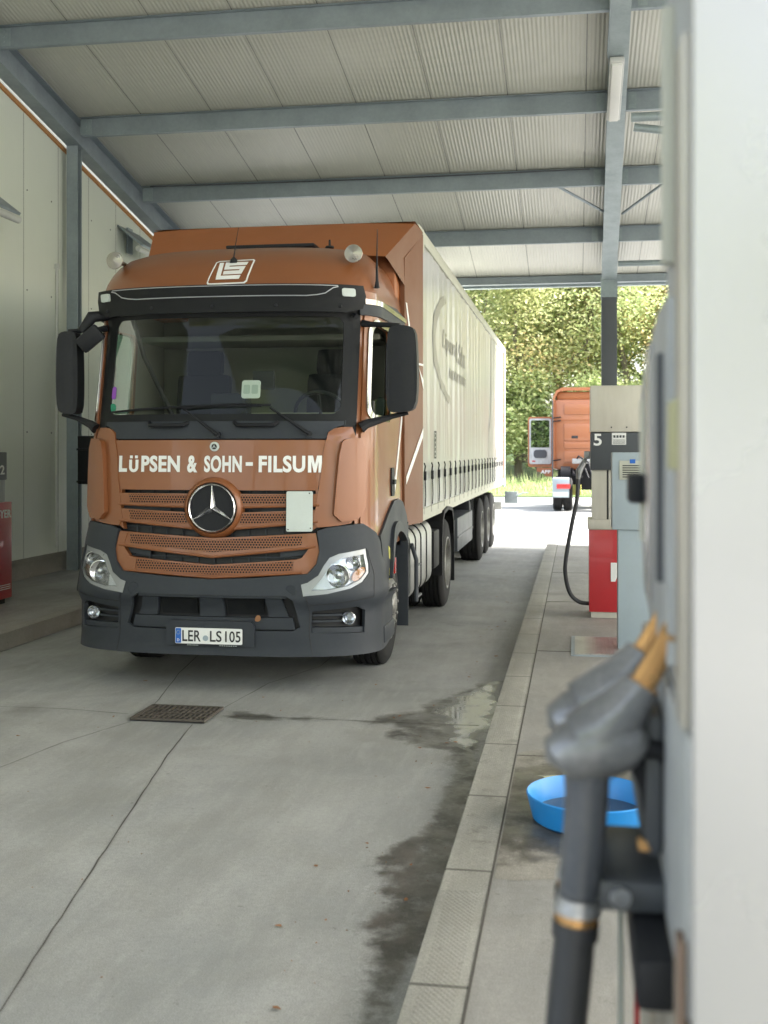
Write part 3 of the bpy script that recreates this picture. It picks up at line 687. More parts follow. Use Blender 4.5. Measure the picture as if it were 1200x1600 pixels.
MB().prism([(.215,.37),(.215,.56),(.30,.56),(.30,.48),(.33,.48),(.33,.45),(.29,.45),(.26,.37)], lambda a,b,d_: (a, -.004-d_, b), .003).build('emblem', 'white_paint', P5, smooth=False)
MB().tube([(-.03,.1,1.62),(-.06,.0,1.55),(-.10,-.03,1.48),(-.11,-.03,1.40)], [.014,.03,.035,.022], 10).box(-.05,.01,.02,.08,1.6,1.68,.01).build('nozzle', 'nozzle', P5)
MB().tube(sm([(-.11,-.03,1.42),(-.12,-.03,1.2),(-.17,-.02,.95),(-.23,0,.6),(-.235,.02,.42),(-.19,.05,.24),(-.10,.08,.15),(.02,.1,.13)]), .021, 12).build('hose', 'hose', P5)

P2 = empty('fuel_pump', (-6.67, 11.12, .15), 'red fuel pump number 2 cut off by the left edge of the picture', 'fuel pump', 'fuel pumps')
MB().box(.03,.55,-.47,.44,-.02,.06).build('plinth', 'chassis', P2, smooth=False)
MB().box(.0,.60,-.5,.5,.06,1.10,.008).build('base_cabinet', 'red_dark', P2)
MB().box(.02,.57,-.46,.40,1.10,1.34).build('steel_post', 'disp_grey', P2, smooth=False)
MB().box(.0,.585,-.48,.42,1.34,1.64,.01).build('display_head', 'pump_dark', P2)
SX = lambda x: (lambda a, b, o=0: (x+o, a, b))
MB().box(.584,.589,-.30,.22,1.50,1.60).build('display', 'screen_lit', P2, smooth=False)
text_mb('2', (.27,.36,1.40,1.50), SX(.585), .003, .02, .004).build('number', 'white_paint', P2)
text_mb('HOYER', (.04,.475,.93,1.02), SX(.60), .003, .03, .004).build('lettering', 'white_paint', P2)
mb = MB()
for k in range(3): mb.box(.6005,.604,.24,.46,.16+k*.022,.167+k*.022)
mb.build('small_print', 'white_paint', P2, smooth=False)

# grey cabinet
gc = empty('service_cabinet', (.30, 9.8, .12), 'pale grey blue metal service cabinet with a louvred vent in front of pump 5', 'cabinet')
MB().box(.05,.50,.03,.28,0,1.02,.006).build('pedestal', 'cabinet', gc)
MB().box(0,.54,0,.32,1.02,1.67,.008).build('cabinet_box', 'cabinet', gc)
v = MB().box(.06,.30,-.012,.002,1.44,1.60,.004).build('vent', 'vent', gc)
mb = MB()
for k in range(6): mb.box(.085,.275,-.016,-.0115,1.46+k*.019,1.468+k*.019)
mb.build('louvre', 'ink', v, smooth=False)
MB().box(.145,.19,-.018,-.0125,1.578,1.612).build('blue_tag', 'eu_blue', gc, smooth=False)
MB().box(.53,.56,-.03,.0,1.25,1.42,.008).build('lock', 'black', gc)

# black box and red extinguisher on the wall column
bx = empty('wall_box', (-6.72, 14.86, 1.35), 'black ribbed box hung on the wall column just left of the truck cab', 'box')
MB().box(0,.24,-.16,.03,0,.66,.015).box(-.01,.25,-.17,.03,.46,.49,.005).box(-.01,.25,-.17,.03,.02,.05,.005).build('case', 'black', bx)
fe = empty('fire_extinguisher', (-6.42, 14.72, 1.5), 'red fire extinguisher hanging beside the black box behind the truck cab', 'extinguisher')
MB().lathe([(0,.05),(.03,.085),(.42,.085),(.48,.05),(.52,.025)],'Z',(0,0,0),24).build('cylinder', 'red', fe)
MB().box(-.02,.06,-.02,.02,.52,.56,.005).tube([(.05,0,.54),(.11,0,.48),(.11,0,.2)], .01, 8).build('valve', 'black', fe)

# blue tub
tb = empty('blue_tub', (.065, 5.28, .12), 'round shallow blue plastic tub with dark liquid standing on the wet island', 'tub')
MB().lathe([(.0,.24),(.015,.262),(.125,.29),(.13,.285),(.12,.278),(.02,.25),(.012,.01)],'Z',(0,0,0),56).build('rim_wall', 'blue', tb)
MB().lathe([(.0145,.01),(.035,.254)],'Z',(0,0,0),48).build('liquid', 'puddle', tb)

# ================================================================== NEAR DISPENSER
def pp(px, py, D):
    s_, c_ = math.sin(TH), math.cos(TH); l_ = (px-600)/1785*D
    return Vector((l_*c_-D*s_, l_*s_+D*c_, 1.8-(py-705)*D/1785))
ND = empty('near_dispenser', (.11, 1.13, .12), 'large out of focus white and grey fuel dispenser at the right edge of the picture', 'fuel dispenser')
def nb(*a, bev=.006): return MB().box(*a, bev)
nb(0,.75,0,.02,0,2.38).build('side_panel', 'hood_white', ND)
nb(-.004,.75,.022,.80,1.12,1.40).build('lower_body', 'disp_grey', ND)
nb(-.004,.75,.022,.80,0,1.118,bev=.004).build('skirt', 'disp_dirty', ND)
nb(.004,.75,.022,.37,1.402,2.38).build('upper_column', 'disp_grey', ND)
nb(-.012,-.004,.02,.05,.05,1.20,bev=.002).build('edge_strip', 'rust', ND)
nb(-.006,.004,.05,.12,1.40,2.1,bev=.002).build('steel_strip', 'steel', ND)
nb(-.010,.004,.24,.27,1.90,2.2,bev=.002).build('light_strip', 'vent', ND)
nb(-.008,.004,.08,.2,1.66,1.735,bev=.002).build('yellow_notice', 'pale_yellow', ND)
prof = [(.24,1.43),(.24,1.86),(.40,1.86),(.74,1.80),(.78,1.77),(.78,1.54),(.72,1.47),(.50,1.43)]
MB().prism(prof, lambda a,b,d_: (.0-d_+.16, a, b), .165).build('holster_housing', 'disp_grey', ND, smooth=False)
nb(-.0085,-.0055,.50,.62,1.47,1.83,bev=.001).build('light_panel', 'hood_white', ND)
nb(-.012,-.0045,.30,.33,1.52,1.80,bev=.001).build('dark_strip', 'pump_dark', ND)
nb(-.010,-.0055,.68,.74,1.54,1.76,bev=.001).build('light_strip', 'vent', ND)
nb(-.030,-.006,.66,.74,1.60,1.645).build('hook', 'black', ND)
nb(-.09,.0,.28,.50,1.12,1.16,bev=.012).build('hose_shelf', 'pump_dark', ND)
nb(-.045,.0,.16,.46,1.06,1.118,bev=.01).build('shelf_bracket', 'black', ND)
nb(-.03,.0,.30,.62,1.18,1.36,bev=.02).build('boot_plate', 'pump_dark', ND)
MB().tube([(-.06,.27,1.145),(-.055,.26,1.145)], .012, 10).build('bolt', 'silver', ND)
nb(-.052,-.044,.50,.515,.0,1.11,bev=.002).build('white_guard_strip', 'white_plate', ND)
nb(-.030,-.022,.50,.51,.0,1.0,bev=.002).build('red_guard_strip', 'red', ND)
for lab, D, dx, dy, full in (('nearer black diesel nozzle with a brass spout in the blurred foreground', 1.40, 0, 0, True), ('rear black diesel nozzle half hidden behind the nearer one in the foreground', 1.56, 4, -50, False)):
    nz = empty('fuel_nozzle', tuple(pp(905+dx, 1250+dy, D)), lab, 'nozzle', 'nozzles hanging on the dispenser'); o0 = nz.location.copy()
    q = lambda x, y, dd=0: pp(x+dx, y+dy, D+dd)-o0
    k = D/1.4
    MB().tube([q(1000,1078), q(1016,1050,-.015), q(1034,1020,-.035), q(1052,985,-.06)], [.0165*k,.0155*k,.0145*k,.0135*k], 20).tube([q(998,1083),q(1006,1069)], .021*k, 20).build('spout', 'brass', nz)
    # body: a swollen valve chest with a neck
    MB().tube([q(866,1196),q(872,1188),q(892,1178),q(925,1168),q(960,1160),q(990,1162),q(1004,1168)], [.014*k,.030*k,.038*k,.041*k,.039*k,.032*k,.02*k], 24) \
        .tube([q(905,1160),q(940,1140),q(970,1112),q(992,1085),q(1002,1070)], [.036*k,.038*k,.032*k,.026*k,.023*k], 24).build('valve_body', 'nozzle', nz)
    MB().tube([q(918,1190),q(916,1240),q(913,1300),q(908,1360),q(905,1398)], [.030*k,.026*k,.026*k,.026*k,.025*k], 22).build('grip', 'grip', nz)
    MB().tube([q(990,1175,.01),q(1010,1230,.01),q(1018,1290,.01),q(1012,1325,.01)], [.012,.009,.008,.009], 10).tube([q(1003,1165),q(1030,1172),q(1046,1180)], .014, 10).build('lever', 'black', nz)
    MB().tube([q(1008,1310,.01),q(1010,1326,.01)], .0105, 10).build('lever_tip', 'brass', nz)
    MB().tube([q(904,1400),q(903,1412)], .0265*k, 22).tube([q(903,1412),q(902,1424)], .029*k, 22).build('collar', 'silver', nz)
    MB().tube([q(902,1424),q(901,1438)], .0265*k, 22).build('collar_ring', 'brass', nz)
    pts = [q(900,1438), q(895,1500), q(889,1560), q(882,1640)]
    e = pts[-1]; pts += [e+Vector((.0,.02,-.2)), e+Vector((.03,.06,-.34)), e+Vector((.09,.12,-.40)), Vector((.09, .35+.08*(not full), -.75))]
    MB().tube(sm(pts, 4), .025*k, 20).tube([q(900,1438), q(898,1462)], .029*k, 20).build('hose', 'hose', nz)

# ================================================================== TRUCK
W0, A_, N_ = 1.15, .5, 2.5; LM = 2.89
_x = []; _y = []
for i in range(401):
    t_ = i/400*PI/2; _x.append(W0*math.sin(t_)**(2/N_)); _y.append(A_*(1-math.cos(t_)**(2/N_)))
_a = [0]
for i in range(400): _a.append(_a[-1]+math.hypot(_x[i+1]-_x[i], _y[i+1]-_y[i]))
LL = _a[-1]
def lin(x, X, Y):
    if x <= X[0]: return Y[0]
    for i in range(len(X)-1):
        if x <= X[i+1]: t_ = (x-X[i])/(X[i+1]-X[i]); return Y[i]+(Y[i+1]-Y[i])*t_
    return Y[-1]
import bisect
def cur(a):
    i = min(399, max(0, bisect.bisect_right(_a, a)-1)); t_ = (a-_a[i])/(_a[i+1]-_a[i]+1e-12); return _x[i]+(_x[i+1]-_x[i])*t_, _y[i]+(_y[i+1]-_y[i])*t_
ZT = [.2,.9,1.2,1.9,2.0,2.8,3.0,3.06,3.16,3.28,3.38,3.45,3.50,3.53]; YT = [0,0,.03,.07,.10,.27,.24,.22,.27,.37,.52,.72,.98,1.30]
ZW = [.2,.9,1.1,1.2,3.05,3.15,3.25,3.33,3.40,3.46,3.50,3.53]; WW = [1.17,1.19,1.17,1.15,1.135,1.125,1.10,1.07,1.02,.95,.87,.76]
def S(u, z, off=0):
    a = abs(u); sg = 1 if u >= 0 else -1; yf = lin(z, ZT, YT); W = lin(z, ZW, WW)
    if a >= LL: x, nx, ny = W0, 1, 0; y = A_+yf+(a-LL)/(LM-LL)*(2.0-A_-yf)
    else:
        x, y = cur(a); x2, y2 = cur(min(a+.01, LL)); x1, y1 = cur(max(a-.01, 0)); l_ = math.hypot(x2-x1, y2-y1) or 1; nx, ny = (y2-y1)/l_, -(x2-x1)/l_; y += yf
    return Vector((sg*(x*W/W0+nx*off), y+ny*off, z))
def SN(dy):  # shifted copy of the skin
    return lambda u, z, o=0: S(u, z, o)+Vector((0, dy, 0))
TX, TY = -2.70, 8.27
T = empty('tractor_truck', (TX, TY, 0), 'brown tractor unit with a three pointed star grille parked head on in the lane', 'truck')
def fr(a, b, n): return [a+(b-a)*i/n for i in range(n+1)]
# --- brown shell
mb = MB()
us = fr(-LM, LM, 120)
mb.grid(lambda u, z: S(u, z), us, [3.05,3.08,3.12,3.16,3.2,3.25,3.3,3.34,3.38,3.42,3.45,3.475,3.5,3.515,3.53])
mb.grid(lambda u, t_: Vector((u*.66, lin(abs(u), [0,1],[1.3,1.3])+t_*(2-1.3), 3.53+.012*(1-u*u))), fr(-1,1,10), [.2,.5,.8,1])
rf = mb.build('roof', 'brown', T, angle=50)
ring = [S(u, 3.53) for u in us]
MB().add([tuple(p) for p in ring]+[(p[0],p[1],3.45) for p in ring], [tuple(range(len(ring)))]).build('roof_cap', 'brown', T)
for s in (-1, 1):
    hole = mirror(rrect(1.21, 2.02, 2.08, 2.80, .09), s)
    MB().poly([mirror([(1.085,1.02),(2.89,1.02),(2.89,3.05),(1.085,3.05)], s), hole], S, .08, .02).build('side_wall', 'brown', T, angle=50)
    MB().poly([mirror([(1.0,1.3),(2.86,1.3),(2.86,3.0),(1.0,3.0)], s), mirror(rrect(1.20, 2.03, 2.07, 2.81, .09), s)], S, .1, 0, -.035).build('side_lining', 'interior_grey', T, angle=50)
    # door
    d = MB().poly([mirror(rrect(1.13, 2.30, 1.06, 2.90, .07), s), hole], S, .07, .012, .013).build('door', 'brown', T, angle=50)
    MB().poly([mirror(rrect(1.17,2.06,2.04,2.84,.11), s), mirror(rrect(1.215,2.015,2.085,2.795,.09), s)], S, .08, .012, .022).build('window_frame', 'trim', d)
    MB().poly([mirror(rrect(2.08,2.24,1.42,1.66,.03), s)], S, .05, .012, .026).poly([mirror(rrect(2.11,2.21,1.52,1.56,.01), s)], S, .05, .02, .045).build('handle', 'black', d)
    g_ = MB().poly([mirror(rrect(1.19,2.04,2.06,2.82,.09), s) if s < 0 else [(1.19,2.06),(2.04,2.06),(2.04,2.22),(1.6,2.24),(1.28,2.19),(1.19,2.12)]], S, .08, 0, -.006).build('window', 'side_glass', d)
    MB().poly([mirror([(1.08,2.86),(2.89,2.90),(2.89,3.0),(2.3,3.03),(1.08,2.98)], s)], S, .08, .03, .035).build('drip_rail', 'bumper', T)
    # black band under the rail, silver ledge
    MB().poly([mirror([(1.12,2.945),(2.86,2.955),(2.86,2.99),(1.12,2.985)], s)], S, .08, .02, .05).build('side_ledge', 'trim', T)
    # a pillar
    MB().poly([mirror([(.985,1.90),(1.09,1.90),(1.10,2.9),(1.08,3.05),(.985,3.05)], s)], S, .05, .03, .004).build('pillar', 'gloss_black', T)
    # corner fins
    fin = mirror(smooth_loop([(.845,1.93),(.925,1.985),(1.09,1.985),(1.10,1.6),(1.09,1.26),(.92,1.235),(.745,1.225),(.79,1.45)],1), s)
    MB().poly([fin], lambda u,z,o=0: S(u,z,o), .05, .03, .018).build('corner_panel', 'brown', T, angle=40)
    fin2 = mirror(smooth_loop([(.95,1.86),(1.0,1.90),(1.135,1.90),(1.15,1.6),(1.14,1.285),(.90,1.265),(.915,1.5)],1), s)
    MB().poly([fin2], S, .05, .045, .058).build('air_fin', 'brown', T, angle=40)
    # side fairing behind the cab
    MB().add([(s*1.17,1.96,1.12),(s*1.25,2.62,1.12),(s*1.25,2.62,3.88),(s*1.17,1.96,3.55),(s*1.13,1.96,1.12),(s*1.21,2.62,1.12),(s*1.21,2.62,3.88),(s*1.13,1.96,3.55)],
        [(0,1,2,3),(7,6,5,4),(0,4,5,1),(1,5,6,2),(2,6,7,3),(3,7,4,0)]).build('side_fairing', 'brown_side_dim', T, smooth=False)
    def FF(a, b, o=0, s=s): return Vector((s*(1.17+.08*(a-1.96)/.66+.004+o), a, b))
    for lp in ([(1.98,3.15),(2.02,3.15),(2.28,2.62),(2.24,2.60)], [(2.40,2.62),(2.44,2.60),(2.61,2.40),(2.61,2.48)], [(2.60,2.02),(2.60,1.94),(2.0,1.50),(2.0,1.57)], [(2.3,2.615),(2.61,2.615),(2.61,2.635),(2.3,2.635)]):
        MB().poly([lp], FF, .3, .003, .003).build('white_stripe', 'white_paint', T, smooth=False)
    # white line wrapping door
    MB().poly([mirror([(2.36,1.60),(2.40,1.45),(2.86,2.1),(2.86,2.2),(2.40,1.56)], s)], S, .2, .004, .006).build('white_stripe', 'white_paint', T)
MB().box(-1.13,1.13,1.97,2.0,.95,3.48).build('rear_wall', 'brown_matt', T, smooth=False)
MB().box(-1.10,1.10,.35,1.96,1.02,1.05).build('cab_floor', 'dash', T, smooth=False)
# --- front panels
pn = MB().poly([smooth_loop([(-.87,1.885),(.87,1.885),(.83,1.7),(.79,1.505),(0,1.505),(-.79,1.505),(-.83,1.7)],0)], S, .06, .03, .010).build('front_panel', 'brown', T, angle=40)
MB().poly([[(-.85,1.895),(.85,1.895),(.93,1.985),(1.0,2.0),(1.0,2.075),(-1.0,2.075),(-1.0,2.0),(-.93,1.985)]], S, .06, .03, .004).build('wiper_panel', 'bumper', T, angle=40)
# lettering
lt = text_mb('L', (-.805,-.730,1.640,1.765), S, .004, .04, .016); ob = lt.build('lettering', 'white_paint', pn)
def tx(b, r, bold=.036): text_mb(b, r, S, .004, bold, .016).build('lettering', 'white_paint', pn)
arc_ = lambda r, n=10: [(-.667+r*math.cos(a), 1.677+r*.95*math.sin(a)) for a in fr(PI, 2*PI, n)]
MB().poly([[(-.708,1.735)]+arc_(.041)+[(-.626,1.735),(-.650,1.735)]+arc_(.017)[::-1]+[(-.684,1.735)]], S, .03, .004, .016).build('lettering', 'white_paint', pn)
for a_ in (-.702,-.656): MB().poly([rrect(a_, a_+.024, 1.745, 1.767, .002)], S, .03, .004, .016).build('lettering', 'white_paint', pn)
tx('PSEN', (-.598,-.275,1.640,1.767)); tx('&', (-.215,-.135,1.638,1.768))
# --- windscreen
MB().poly([rrect(-1.0,1.0,2.05,2.87,.05)], S, .06, 0, .0).build('windscreen', 'glass', T, angle=60)
MB().poly([rrect(-1.03,1.03,2.03,2.89,.06), rrect(-.955,.955,2.085,2.84,.07)], S, .06, .012, .008).build('windscreen_seal', 'gloss_black', T)
MB().poly([[(-1.08,2.86),(1.08,2.86),(1.08,3.06),(-1.08,3.06)]], S, .08, .03, .0).build('header', 'gloss_black', T)
# --- sun visor
VS = lambda u, z, o=0: S(u, z, o)+Vector((0, -.05-(3.06-z)*.05, 0))
mb = MB().poly([[(-1.12,3.075),(-1.14,3.0),(-1.11,2.90),(-.98,2.865),(.98,2.865),(1.11,2.90),(1.14,3.0),(1.12,3.075)]], VS, .05, .03, .045)
vi = mb.build('sun_visor', 'gloss_black', T, angle=40)
m_ = MB(); lp = [VS(u, z, .052) for u, z in [(-.92,3.055),(-.88,3.045),(-.82,3.005),(-.76,2.992)]+[(u_, 2.984) for u_ in fr(-.68,.68,16)]+[(.76,2.992),(.82,3.005),(.88,3.045),(.92,3.055)]]
m_.tube(lp, .0042, 6); m_.tube([VS(u, 3.064, .046) for u in fr(-.92,.92,14)], .0035, 6)
m_.build('chrome_line', 'silver', vi)
m_ = MB()
for u in (-.98,-.55,-.05,.45,.93): m_.lathe([(0,.014),(-.006,.010)],'Y',tuple(VS(u,2.91,.052)),10)
m_.build('screw', 'black', vi)
for s in (-1, 1):
    MB().poly([mirror(rrect(.945,1.045,2.985,3.045,.015), s)], VS, .04, .02, .062).build('marker_light', 'white_plate', vi)
# --- roof logo
LG = smooth_loop([(-.135,3.085),(-.115,3.075),(.20,3.08),(.215,3.09),(.238,3.285),(.225,3.295),(-.085,3.29),(-.10,3.28)],0)
def inset(lp, k, cx, cy): return [(cx+(p[0]-cx)*k, cy+(p[1]-cy)*(1-(1-k)*1.5)) for p in lp]
def LGm(p):  # logo plan: pixel units of the emblem -> (u,z)
    x, y = p; return (-.13+(x-180)/1000*.39, 3.085+(660-y)/540*.225)
fr_o = [LGm(p) for p in [(190,620),(220,655),(980,640),(1030,600),(1112,150),(1070,122),(330,148),(270,180)]]
fr_i = [LGm(p) for p in [(215,600),(240,625),(955,612),(1000,580),(1078,160),(1055,148),(350,170),(295,195)]]
m_ = MB().poly([fr_o, fr_i], S, .04, .004, .006)
m_.poly([[LGm(p) for p in [(360,195),(450,195),(455,475),(875,465),(850,545),(365,550)]]], S, .04, .004, .006)
m_.poly([[LGm(p) for p in [(492,190),(980,185),(955,250),(590,262),(590,285),(940,275),(885,440),(495,450),(495,375),(825,365),(825,340),(495,345)]]], S, .04, .004, .006)
m_.build('logo', 'white_paint', rf)
# --- grille
MB().poly([[(-.84,1.52),(.84,1.52),(.83,1.1),(.74,.90),(0,.82),(-.74,.90),(-.83,1.1)]], SN(.06), .1, .01, -.01).build('grille_backing', 'ink', T)
m_ = MB()
for k in range(13):
    u = -.78+k*.13; m_.poly([[(u-.004,1.5),(u+.004,1.5),(u+.004,.9),(u-.004,.9)]], SN(.045), .2, .01, 0)
for z in (1.43,1.36,1.22,1.10,1.0): m_.poly([[(-.8,z-.006),(.8,z-.006),(.8,z+.006),(-.8,z+.006)]], SN(.045), .12, .012, .0)
m_.poly([[(-.78,1.33),(-.36,1.33),(-.36,1.39),(-.78,1.39)]], SN(.03), .1, .01, 0).poly([[(.36,1.33),(.78,1.33),(.78,1.39),(.36,1.39)]], SN(.03), .1, .01, 0)
m_.poly([[(-.76,1.03),(-.5,1.0),(-.5,1.06),(-.78,1.09)]], SN(.02), .1, .01, 0).poly([[(.76,1.03),(.5,1.0),(.5,1.06),(.78,1.09)]], SN(.02), .1, .01, 0)
m_.build('radiator_bars', 'bumper', T)
slats = [ # half width, z at end (bottom, top), z at centre (bottom, top), bottom half width
    (.80, 1.385,1.478, 1.365,1.478, .80), (.795, 1.262,1.360, 1.195,1.330, .79), (.775, 1.075,1.185, .995,1.145, .765), (.70, .885,.995, .842,.945, .66)]
for i, (hw, e0, e1, c0, c1, hb) in enumerate(slats):
    def zz(u, a, b, hw=hw): t_ = abs(u)/hw; return b+(a-b)*t_
    n = 16
    lp = [(-hb+2*hb*k/n, zz(-hb+2*hb*k/n, e0, c0)) for k in range(n+1)]+[(hw-2*hw*k/n, zz(hw-2*hw*k/n, e1, c1)) for k in range(n+1)]
    sl_ = MB().poly([lp], S, .06, .04, .012+.004*(i < 2)).build('grille_slat', 'brown', T, angle=40)
    # chamfered lip
    m_ = MB(); m_.tube([S(-hb+2*hb*k/n, zz(-hb+2*hb*k/n, e0, c0)+.008, .014) for k in range(n+1)], .010, 8); m_.build('lip', 'brown', sl_)
    segs = [(-hw+.10, hw-.10)] if i > 1 else [(-hw+.10, -.20), (.20, hw-.10)]
    for a, b in segs:
        m_ = MB(); k2 = 10; tb_ = (e1-e0); lo, hi = .30, .90
        lpb = [(a+.012+(b-a-.024)*k/k2, 0) for k in range(k2+1)]
        bot = [(u, zz(u, e0, c0)+(zz(u, e1, c1)-zz(u, e0, c0))*lo) for u, _ in lpb]
        top = [(u, zz(u, e0, c0)+(zz(u, e1, c1)-zz(u, e0, c0))*hi) for u in [b-(b-a)*k/k2 for k in range(k2+1)]]
        m_.poly([bot+top], S, .06, .003, .0165+.004*(i < 2)); m_.build('perforated_insert', 'holes', sl_)
# U frame joining the two lower slats
for s in (-1, 1):
    MB().poly([mirror([(.70,1.18),(.775,1.185),(.79,1.05),(.765,.96),(.70,.885),(.60,.873),(.60,.985),(.66,1.00),(.72,1.075)], s)], S, .05, .035, .0165).build('grille_frame', 'brown', T, angle=40)
    MB().poly([mirror([(.775,1.51),(.835,1.51),(.80,1.235),(.745,1.20),(.76,1.25),(.785,1.4)], s)], S, .05, .04, .008).build('grille_frame', 'brown', T, angle=40)
# star badge
BC = S(0, 1.372, .0); by = BC.y
bd = MB().lathe([(.02,.235),(-.030,.225),(-.052,.205),(-.056,.196),(-.045,.19),(.0,.19)],'Y',(0,by,1.372),64).build('star_badge', 'brown', T, angle=40)
MB().lathe([(-.01,.19),(-.042,.188)],'Y',(0,by,1.372),48).build('badge_mesh', 'black', bd)
m_ = MB()
m_.lathe([(-.040,.186),(-.062,.184),(-.070,.177),(-.062,.170),(-.040,.168)],'Y',(0,by,1.372),64,)
cen = (0, by-.082, 1.372)
for k in range(3):
    a = R(90+120*k); d1 = Vector((math.cos(a), 0, math.sin(a))); pr_ = Vector((-math.sin(a), 0, math.cos(a)))
    tip = Vector((0,by-.052,1.372))+d1*.178; c3 = Vector((0,by-.045,1.372))
    l_ = c3+pr_*.026+d1*.015; r_ = c3-pr_*.026+d1*.015; hub = Vector(cen)
    m_.add([tip+pr_*.002, tip-pr_*.002, l_, r_, hub, Vector((0,by-.042,1.372))], [(0,1,4),(0,4,2),(1,3,4),(2,4,3),(0,2,5),(1,5,3),(0,5,1)])
m_.build('star', 'chrome', bd, angle=15)
sb = S(0, 1.835, .012)
m_ = MB().lathe([(.004,.036),(-.010,.036),(-.012,.030)],'Y',tuple(sb),32); b2 = m_.build('round_badge', 'white_plate', T)
m_ = MB().lathe([(-.010,.021),(-.0135,.021)],'Y',tuple(sb),24); b3 = m_.build('badge_disc', 'ink', b2)
m_ = MB()
for k in range(3):
    a = R(90+120*k); dv = Vector((math.cos(a),0,math.sin(a))); pv = Vector((-math.sin(a),0,math.cos(a))); o_ = sb+Vector((0,-.016,0))
    m_.add([o_+pv*.005, o_-pv*.005, o_+dv*.02], [(0,1,2)])
m_.add([sb+Vector((0,-.016,0))+Vector((math.cos(R(30+120*k)),0,math.sin(R(30+120*k))))*-.0 for k in range(3)], [])
m_.build('badge_star', 'white_plate', b2)
# white blank plate
mp_ = MB().poly([rrect(.565,.760,1.200,1.500,.012)], lambda u,z,o=0: S(u,z,o)+Vector((0,-.03,0)), .1, .012, .02).build('blank_plate', 'white_plate', T)
m_ = MB()
for u, z in ((.58,1.215),(.735,1.485),(.745,1.225)): m_.lathe([(0,.005),(-.003,.005)],'Y',tuple(S(u,z,.02)+Vector((0,-.032,0))),8)
m_.build('plate_screw', 'ink', mp_)
# --- bumper
def BS(u, z, o=0):
    zb = lin(z, [.27,.33,.62,.70,.80,1.0,1.2], [-.01,.0,.01,-.03,-.01,.02,.02]); return S(u, z, o-zb+.03)
top = [(.70,.885),(.765,.955),(.79,1.05),(.785,1.20),(.86,1.225),(1.0,1.24),(1.14,1.25),(1.30,1.17),(1.36,1.10)]
side = [(1.40,.90),(1.42,.70),(1.80,.695),(1.83,.66),(1.83,.36),(1.78,.30),(1.45,.275)]
half = [(0,.275),(.5,.275),(1.0,.272)]
r_top = [(0,.84),(.33,.855)]+top
outline = [(0,.275),(.5,.272),(1.0,.270),(1.25,.272)]+side[::-1]+top[::-1]+[(.33,.855),(0,.84)]
full_o = outline+[(-p[0],p[1]) for p in outline[::-1][1:-1]]
intake = [(-.60,.46),(-.655,.49),(-.60,.69),(-.55,.725),(.55,.725),(.60,.69),(.655,.49),(.60,.46)]
fogh = [(.735,.445),(1.12,.432),(1.125,.60),(1.06,.632),(.735,.605)]
hl = [(.672,.722),(.655,.808),(.70,.822),(.775,.875),(.815,.945),(.86,1.002),(.93,1.030),(1.150,1.062),(1.158,.95),(1.148,.878),(1.09,.815),(1.0,.772),(.84,.738)]
bm_ = MB().poly([full_o, intake, fogh, mirror(fogh,-1), hl, mirror(hl,-1)], BS, .05, .035, .02).build('bumper', 'bumper', T, angle=35)
MB().poly([[(-.68,.44),(.68,.44),(.63,.74),(-.63,.74)]], BS, .08, .01, -.05).build('intake_backing', 'ink', T)
# intake detail : dark lenses, centre block, lower shelf
m_ = MB().poly([[(-.62,.47),(.62,.47),(.60,.555),(-.60,.555)]], BS, .08, .05, .0).poly([[(-.09,.56),(.10,.56),(.09,.70),(-.08,.70)]], BS, .05, .05, -.005)
m_.poly([[(-.57,.56),(-.43,.56),(-.40,.70),(-.52,.70)]], BS, .05, .05, -.005).poly([[(.57,.56),(.43,.56),(.40,.70),(.52,.70)]], BS, .05, .05, -.005).poly([[(-.55,.705),(.55,.705),(.56,.722),(-.56,.722)]], BS, .08,.04, 0)
m_.build('intake_frame', 'bumper', T, angle=35)
for a_, b_ in ((-.39,-.11),(.12,.39)): MB().poly([rrect(a_,b_,.575,.69,.01)], BS, .1, .01, -.028).build('dark_lens', 'gloss_black', T)
m_ = MB().poly([[(-.33,.345),(.33,.345),(.33,.50),(.30,.53),(-.30,.53),(-.33,.50)]], BS, .08, .04, .045).build('plate_holder', 'bumper', T, angle=35)
def PS(u, z, o=0): return Vector((u, BS(0,.42).y-.055-o, z))
lp_ = MB().poly([rrect(-.262,.258,.362,.480,.010)], PS, .2, .006, .006).build('licence_plate', 'white_paint', T)
MB().poly([rrect(-.258,-.215,.366,.476,.006)], PS, .2, .002, .0085).build('blue_band', 'eu_blue', lp_)
text_mb('D', (-.245,-.228,.378,.398), PS, .001, .01, .0105).build('characters', 'white_paint', lp_)
m_ = MB()
for k in range(12):
    a = 2*PI*k/12; m_.lathe([(0,.0022),(-.001,.0022)],'Y',tuple(PS(-.2365+.014*math.cos(a),.445+.014*math.sin(a),.009)),6)
m_.build('stars', 'yellow', lp_)
for b_, x0, x1 in (('LER',-.205,-.062),('LS',.010,.100),('105',.128,.246)):
    text_mb(b_, (x0,x1,.380,.462), PS, .001, .012, .0085).build('characters', 'ink', lp_)
MB().lathe([(0,.021),(-.002,.021)],'Y',tuple(PS(-.025,.405,.006)),20).build('seal', 'cabinet', lp_)
MB().poly([rrect(-.265,.262,.356,.361,.001)], PS, .2, .004, .008).build('holder_lip', 'black', lp_)
for x0, x1 in ((-.17,-.08),(.08,.22)):
    m_ = MB()
    for k in range(8): m_.poly([[(x0+(x1-x0)*k/8, .349),(x0+(x1-x0)*(k+.7)/8,.349),(x0+(x1-x0)*(k+.7)/8,.354),(x0+(x1-x0)*k/8,.354)]], PS, .2, .001, .002)
    m_.build('dealer_print', 'white_plate', lp_)
